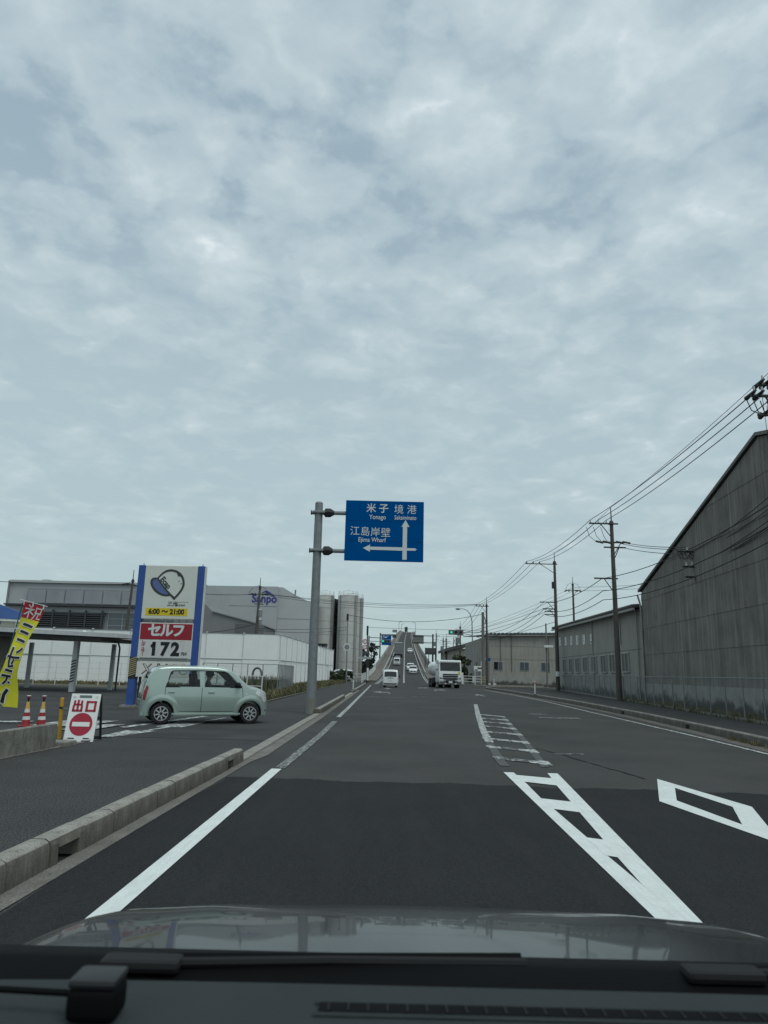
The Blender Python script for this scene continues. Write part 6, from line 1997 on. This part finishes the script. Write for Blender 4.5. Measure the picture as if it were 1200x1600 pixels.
# ---- generic smaller vehicles
def simple_car(name, label, loc, rz, pitch, B, x0, x1, mat, wb2, wr, sides, screen, rear, tail, head, track=.62, group='cars on the bridge ramp', plate=True, mirrors=True):
    c = thing(name, label, 'car' if name != 'minivan' else 'van', loc, 0, group)
    c.rotation_euler = Matrix.Rotation(rz, 3, 'Z').to_4x4().to_euler() if not pitch else (Matrix.Rotation(rz, 4, 'Z') @ Matrix.Rotation(-pitch, 4, 'Y')).to_euler()
    cuts = []
    for sx2 in wb2:
        for sg in (-1, 1):
            cuts.append(MB().cyl((sx2, sg * .50, wr), (sx2, sg * 1.1, wr), wr + .045, n=24).mesh('c'))
    me = boolean(B.shell(x0, x1, 48).mesh('body'), cuts)
    me.materials.clear()
    obj('body', me, mat, c, .6)
    for sg in (-1, 1):
        for poly in sides:
            B.side(poly, sg, .004).build('side_window', m_glass_b, c)
        for sx2 in wb2:
            wheel(c, sx2, sg * track, wr, .18, sg, 5)
        B.side(tail, sg, .008).build('tail_light', m_tail, c)
        B.side(head, sg, .008).build('headlight', m_lens, c)
        if mirrors:
            MB().box(lerp(screen[0], screen[1], .85), sg * (B.hw(screen[1], B.belt) + .10), B.belt + .10, .10, .18, .14).build('wing_mirror', mat if mat is m_cwhite and name != 'minivan' else m_trim, c, bevel=.03)
    B.over(*screen[:2], 1.0, .008, 8, 1.04).build('windscreen', m_glass_b, c)
    B.over(*rear[:2], .94, .008, 8, .92).build('rear_window', m_glass_b, c)
    MB().box((x0 + x1) / 2, 0, B.zb + .02, x1 - x0 - .5, 1.0, .1).build('underbody', m_trim, c)
    if plate:
        MB().box(x0 - .012, 0, .72, .02, .34, .17).build('number_plate', m_refl, c)
        MB().box(x1 + .012, 0, .45, .02, .34, .17).build('number_plate', m_refl, c)
    return c


mv = Body([(-1.82, .50), (-1.80, .95), (-1.755, 1.25), (-1.70, 1.50), (-1.58, 1.68), (-1.2, 1.74), (0, 1.755), (.7, 1.70), (.95, 1.58), (1.45, 1.10), (1.6, 1.02), (1.78, .86), (1.86, .55)],
          [(-1.82, .70), (-1.76, .78), (-1.6, .83), (0, .84), (1.3, .83), (1.6, .78), (1.78, .66), (1.86, .52)], .22, 1.02, 1.755, .09, .13, .03)
mvs = ([(-1.55, 1.06), (-1.48, 1.55), (-.55, 1.58), (-.52, 1.06)], [(-.42, 1.06), (-.45, 1.58), (.55, 1.57), (.95, 1.30), (1.12, 1.08)])
hd = math.atan2(3, 98)       # heading of the carriageway


def face(y_, flip=False):
    d = math.atan2(bx(y_ + 3) - bx(y_ - 3), 6)
    return (R(90) - d) + (math.pi if flip else 0), math.atan2(bz(y_ + 3) - bz(y_ - 3), 6) * (-1 if flip else 1)


van = simple_car('minivan', 'white tall minivan ahead in the left lane at the crossing', (1.12, 76, 0), R(90) - .03, 0, mv, -1.82, 1.86, m_cwhite, (-1.2, 1.2), .29, mvs, (.92, 1.42), (-1.79, -1.68),
                 [(-1.80, .80), (-1.70, .82), (-1.66, 1.04), (-1.75, 1.04)], [(1.55, .82), (1.74, .72), (1.70, .66), (1.52, .72)], .66, 'vehicles at the crossing')
MB().box(-1.835, 0, .98, .03, .62, .035).build('tailgate_trim', m_chrome, van)
MB().box(-1.84, 0, 1.01, .03, .12, .06).build('emblem', m_chrome, van)
MB().box(-1.83, 0, .36, .04, 1.25, .12).build('rear_bumper_strip', m_trim, van, bevel=.02)
for sg in (-1, 1):
    MB().box(-1.83, sg * .60, .40, .04, .18, .05).build('reflector', m_tail, van)
    MB().box(-1.0, sg * .62, .11, .26, .17, .2).build('mud_flap', m_trim, van)
mv2 = dup(van, (bx(172) - 1.75, 172, bz(172) + .01), None, 'white van climbing the ramp behind the dark car')
mv2['group'] = 'cars on the bridge ramp'
rz_, pt_ = face(172); mv2.rotation_euler = (Matrix.Rotation(rz_, 4, 'Z') @ Matrix.Rotation(-pt_, 4, 'Y')).to_euler()
pk = dup(van, (-6.0, 113, 0), R(172), 'white parked van half hidden behind the end of the hoarding')
pk['group'] = 'vehicles at the crossing'

sd_ = Body([(-1.95, .50), (-1.90, .80), (-1.82, .98), (-1.55, 1.28), (-1.2, 1.43), (-.6, 1.50), (0, 1.50), (.4, 1.43), (.62, 1.33), (1.12, 1.0), (1.25, .96), (1.65, .88), (1.9, .72), (1.99, .48)],
           [(-1.95, .66), (-1.88, .76), (-1.6, .83), (0, .85), (1.3, .84), (1.7, .78), (1.9, .66), (1.99, .52)], .20, .95, 1.50, .10, .20, .03)
sds = ([(-1.28, .98), (-1.1, 1.30), (-.35, 1.36), (-.32, .98)], [(-.24, .98), (-.26, 1.36), (.30, 1.33), (.82, 1.0)])
for y_, off, flip, mat, lab in ((142, 1.75, True, m_cwhite, 'white hatchback with dark grille coming down the ramp'), (152, 1.35, True, m_cwhite, 'white car following close behind the first oncoming hatchback'), (245, 1.9, True, m_cwhite, 'white car far up the oncoming lane of the ramp'), (186, -1.75, False, m_cdark, 'dark car climbing between the white van and the box truck')):
    rz_, pt_ = face(y_, flip)
    c = simple_car('hatchback_car', lab, (bx(y_) + off, y_, bz(y_) + .012), rz_, pt_, sd_, -1.95, 1.99, mat, (-1.28, 1.28), .30, sds, (.56, 1.12), (-1.85, -1.50),
                   [(-1.90, .72), (-1.78, .78), (-1.72, .92), (-1.82, .92)], [(1.62, .68), (1.93, .56), (1.90, .70), (1.62, .86)], .67)
    MB().box(1.985, 0, .50, .03, .98, .26).build('grille', m_trim, c, bevel=.02)
    MB().box(1.93, 0, .30, .06, 1.2, .12).build('lower_intake', m_trim, c, bevel=.02)


def box_truck(label, loc, rz, pitch, w, h, l_, mat, group):
    c = thing('box_truck', label, 'truck', loc, 0, group)
    c.rotation_euler = (Matrix.Rotation(rz, 4, 'Z') @ Matrix.Rotation(-pitch, 4, 'Y')).to_euler()
    MB().box(-.6, 0, h / 2 + .5, l_, w, h - 1.0).build('cargo_box', mat, c, bevel=.04)
    for k in range(5):
        MB().box(-.6 - l_ / 2 - .02, -w / 2 + w * (k + .5) / 5, h / 2 + .5, .03, .05, h - 1.2).build('rear_rib', m_galv, c)
    for z in (1.1, 1.9, h - .3):
        MB().box(-.6 - l_ / 2 - .02, 0, z, .03, w * .96, .06).build('rear_bar', m_galv, c)
    MB().box(l_ / 2 + .4, 0, 1.5, 1.8, w * .95, 2.2).build('cab', m_cwhite, c, bevel=.12)
    MB().box(-.6 - l_ / 2, 0, .75, .12, w, .25).build('rear_bumper', m_trim, c)
    MB().box(0, 0, .75, l_ + 2, .9, .25).build('chassis', m_trim, c)
    for x in (-l_ / 2 + .4, l_ / 2 + .4):
        for sg in (-1, 1):
            wheel(c, x, sg * (w / 2 - .1), .45, .4, sg, 5, m_galv)
    for sg in (-1, 1):
        MB().box(-.6 - l_ / 2 - .02, sg * w * .4, .85, .05, .3, .12).build('tail_light', m_tail, c)
    return c


rz_, pt_ = face(215)
box_truck('grey box truck climbing the ramp ahead of the dark car', (bx(215) - 1.75, 215, bz(215) + .01), rz_, pt_, 2.4, 4.2, 6.5, M('truck_box', (.22, .225, .22), .6, var=.06), 'trucks on the bridge ramp')
rz_, pt_ = face(612)
box_truck('dark box truck going over the bridge crest', (bx(612) - 1.6, 612, bz(612) + .01), rz_, pt_, 2.5, 4.4, 7, M('truck_dark', (.06, .063, .066), .6), 'trucks on the bridge ramp')

# ---- white tanker facing us
t = thing('tanker_truck', 'white tanker truck with chrome bumper coming towards us in the right lane', 'truck', (7.35, 79, 0), R(-90) + .12)
t.scale = (1, 1, 1)
cabp = [(0, .62), (.06, .66), (.10, 1.55), (.02, 1.75), (-.10, 2.75), (-.30, 2.92), (-1.95, 2.95), (-2.0, .62)]
MB().prism([(x + 1.2, z) for x, z in cabp], -1.22, 1.22).build('cab', m_cwhite, t, .6, bevel=.09, seg=3)
wsx = lambda z: 1.2 + interp([(1.75, .03), (2.75, -.09)], z) + .012
MB().add([(wsx(1.80), -1.10, 1.80), (wsx(1.80), 1.10, 1.80), (wsx(2.62), 1.06, 2.62), (wsx(2.62), -1.06, 2.62)], [(0, 1, 2, 3)]).build('windscreen', m_glass_b, t)
MB().box(1.14, 0, 2.76, .34, 2.2, .16, ry=R(12)).build('sun_visor', m_cwhite, t, bevel=.04)
for z in (1.22, 1.42):
    MB().box(1.315, 0, z, .03, 1.65, .12).build('grille_slot', m_trim, t, bevel=.02)
MB().box(1.30, 0, 1.08, .02, 1.55, .05).build('chrome_strip', m_chrome, t)
MB().box(1.24, 0, .62, .26, 2.44, .50).build('bumper', m_chrome, t, bevel=.06)
MB().box(1.38, 0, .70, .02, 1.0, .28).build('bumper_intake', m_trim, t)
MB().box(1.395, 0, .64, .02, .40, .20).build('number_plate', m_refl, t)
MB().box(1.30, 0, .92, .10, 2.3, .20).build('lower_grille', m_trim, t, bevel=.02)
MB().box(1.31, .95, 1.58, .02, .22, .28).build('yellow_sticker', M('sticker', (.5, .55, .05), .6), t)
for sg in (-1, 1):
    MB().box(1.33, sg * .96, .80, .10, .42, .24).build('headlight', m_lens, t, bevel=.04)
    MB().box(1.36, sg * .55, .45, .06, .2, .1).build('fog_light', m_lens, t, bevel=.02)
    MB().box(1.285, sg * 1.08, 1.15, .06, .22, .10).build('turn_signal', m_lens, t, bevel=.02)
    MB().tube([(1.1, sg * 1.18, 2.6), (1.35, sg * 1.45, 2.55), (1.35, sg * 1.48, 2.0)], .025, 6).build('mirror_arm', m_trim, t)
    MB().box(1.36, sg * 1.50, 2.25, .10, .22, .55).build('mirror', m_cwhite if sg < 0 else m_trim, t, bevel=.04)
    MB().box(.3, sg * 1.226, 2.2, .9, .02, .7).build('side_window', m_glass_b, t)
    for x in (.35, -3.6, -4.9):
        wheel(t, x, sg * 1.12, .48, .45, sg, 6, m_galv)
    MB().box(-2.4, sg * 1.1, .75, 1.8, .1, .55).build('side_guard', m_trim, t)
rows = []
for x, k in ((-1.15, .86), (-1.2, .97), (-1.3, 1), (-5.6, 1), (-5.7, .95), (-5.75, .8)):
    rows.append([(x, 1.18 * k * math.copysign(abs(math.cos(a))**.8, math.cos(a)), 2.0 + .86 * k * math.copysign(abs(math.sin(a))**.8, math.sin(a))) for a in frange(0, 2 * math.pi, 33)[:-1]])
b = MB(); b.grid(rows, True); nv = 32
b.f += [tuple(range(nv)), tuple(reversed(range(5 * nv, 6 * nv)))]
b.build('tank', m_cwhite, t, .6)
for x in (-2.2, -3.4, -4.6):
    MB().cyl((x, 0, 2.8), (x, 0, 3.0), .28, n=14).build('hatch', m_galv, t)
MB().box(-2.3, 0, .9, 7.0, .9, .3).build('chassis', m_trim, t)
MB().tube([(-1.3, .95, 2.7), (-1.3, 1.0, 3.0), (-5.5, 1.0, 3.0), (-5.5, .95, 2.7)], .03, 6).build('walkway_rail', m_galv, t)

# ================================================================== THE CAR WE SIT IN
own = thing('own_car', 'dark glossy bonnet, wipers and dashboard of the car the picture is taken from', 'car', (.12, 0, 0))
# bonnet
rows = []
for i in range(41):
    q = i / 40
    yv = lerp(1.22, 2.40, q)
    zc0 = sinterp([(1.22, 1.000), (1.5, .974), (1.75, .948), (1.95, .918), (2.1, .886), (2.22, .850), (2.34, .785), (2.40, .70)], yv)
    wv = sinterp([(1.22, .97), (1.8, .96), (2.1, .92), (2.25, .85), (2.40, .72)], yv)
    row = []
    for j in range(49):
        u_ = -1 + 2 * j / 48
        x = u_ * wv
        a = abs(u_)
        dz = -.032 * a**2 - .07 * max(0, (a - .82) / .18)**2
        dz += .004 * math.exp(-((a - .60) / .10)**2) * min(1, (yv - 1.25) * 2)
        if a > .95: dz -= .10 * ((a - .95) / .05)**2
        row.append((x, yv, zc0 + dz))
    rows.append(row)
MB().grid(rows).build('bonnet', m_hood, own, 1.2)
# fenders below the bonnet edge
for sg in (-1, 1):
    MB().grid([[(sg * .90, y_, .55), (sg * .985, y_, .74), (sg * .965, y_, z)] for y_, z in ((1.0, .86), (1.4, .82), (1.8, .76), (2.05, .70))]).build('fender', m_hood, own, 1.2)
# cowl
MB().grid([[(x, 1.05, 1.075), (x, 1.12, 1.098), (x, 1.20, 1.083), (x, 1.26, 1.03), (x, 1.28, .97)] for x in frange(-.92, .92, 24)]).build('cowl_panel', m_dash2, own, 1.2)
for xa, xb, ya, yb2 in ((-.46, .10, 1.10, 1.14), (.34, .95, 1.11, 1.10)):
    wp = MB().tube([(xa, ya, 1.098), (lerp(xa, xb, .5), ya + .02, 1.100), (xb, yb2, 1.096)], .007, 8).build('wiper', m_trim, own, True)
    MB().box(xa + .02 if xa < 0 else xa + .03, ya, 1.099, .11, .04, .016).build('wiper_joint', m_trim, wp, bevel=.012)
    MB().tube([(xa, ya + .04, 1.092), (xb, yb2 + .04, 1.090)], .006, 6).build('wiper_blade', m_dash2, wp)
# dashboard top
rows = []
for yv, z in ((.12, .95), (.20, 1.08), (.30, 1.13), (.50, 1.148), (.75, 1.155), (.86, 1.156), (.905, 1.153), (.93, 1.140), (.95, 1.09), (.96, .9)):
    rows.append([(x, yv, z - .02 * (x / .85)**4 * (1 if yv < .95 else .4)) for x in frange(-.90, .90, 40)])
MB().grid(rows).build('dashboard', m_dash, own, 1.0)
# defroster vent: dark slot with fins inside a raised bezel
vy, vz = .835, 1.1566
vt = MB().box(.06, vy, vz + .0005, .47, .020, .004).build('defroster_vent', m_dash2, own)
for k in range(23):
    MB().box(-.165 + k * .0205, vy, vz + .002, .0018, .017, .003).build('vent_fin', m_trim, vt)
MB().tube([(-.18, vy - .013, vz), (.30, vy - .013, vz)], .003, 6).tube([(-.18, vy + .013, vz), (.30, vy + .013, vz)], .0025, 6).build('vent_bezel', m_dash, vt, True)
# windscreen pane, clear
wsm = bpy.data.materials.new('windscreen_clear'); wsm.use_nodes = True
n_ = wsm.node_tree; n_.nodes.clear()
o_ = n_.nodes.new('ShaderNodeOutputMaterial'); tb = n_.nodes.new('ShaderNodeBsdfTransparent'); tb.inputs[0].default_value = (.985, 1, .995, 1)
n_.links.new(tb.outputs[0], o_.inputs[0])
rows = [[(x, lerp(1.04, .05, k) - .06 * (x / .8)**2, lerp(1.09, 1.98, k)) for x in frange(-.82, .82, 13)] for k in frange(0, 1, 9)]
MB().grid(rows).build('windscreen', wsm, own, 1.2, fixn=False)
# small black device on the dash with its lead
dv = thing('dash_device', 'small black box-shaped device with a lead on the dashboard', 'device', (-.278, .81, 1.1556))
MB().box(0, 0, .016, .050, .040, .032).build('body', m_dash2, dv, True, bevel=.009, seg=3)
MB().box(.0, 0, .035, .048, .041, .009).build('hood_lid', M('device_lid', (.016, .017, .018), .45), dv, True, bevel=.005)
MB().tube([(-.025, 0, .02), (-.10, .01, .018), (-.20, .02, .012), (-.32, .03, .008)], .0035, 6).build('lead', m_dash2, dv, True)
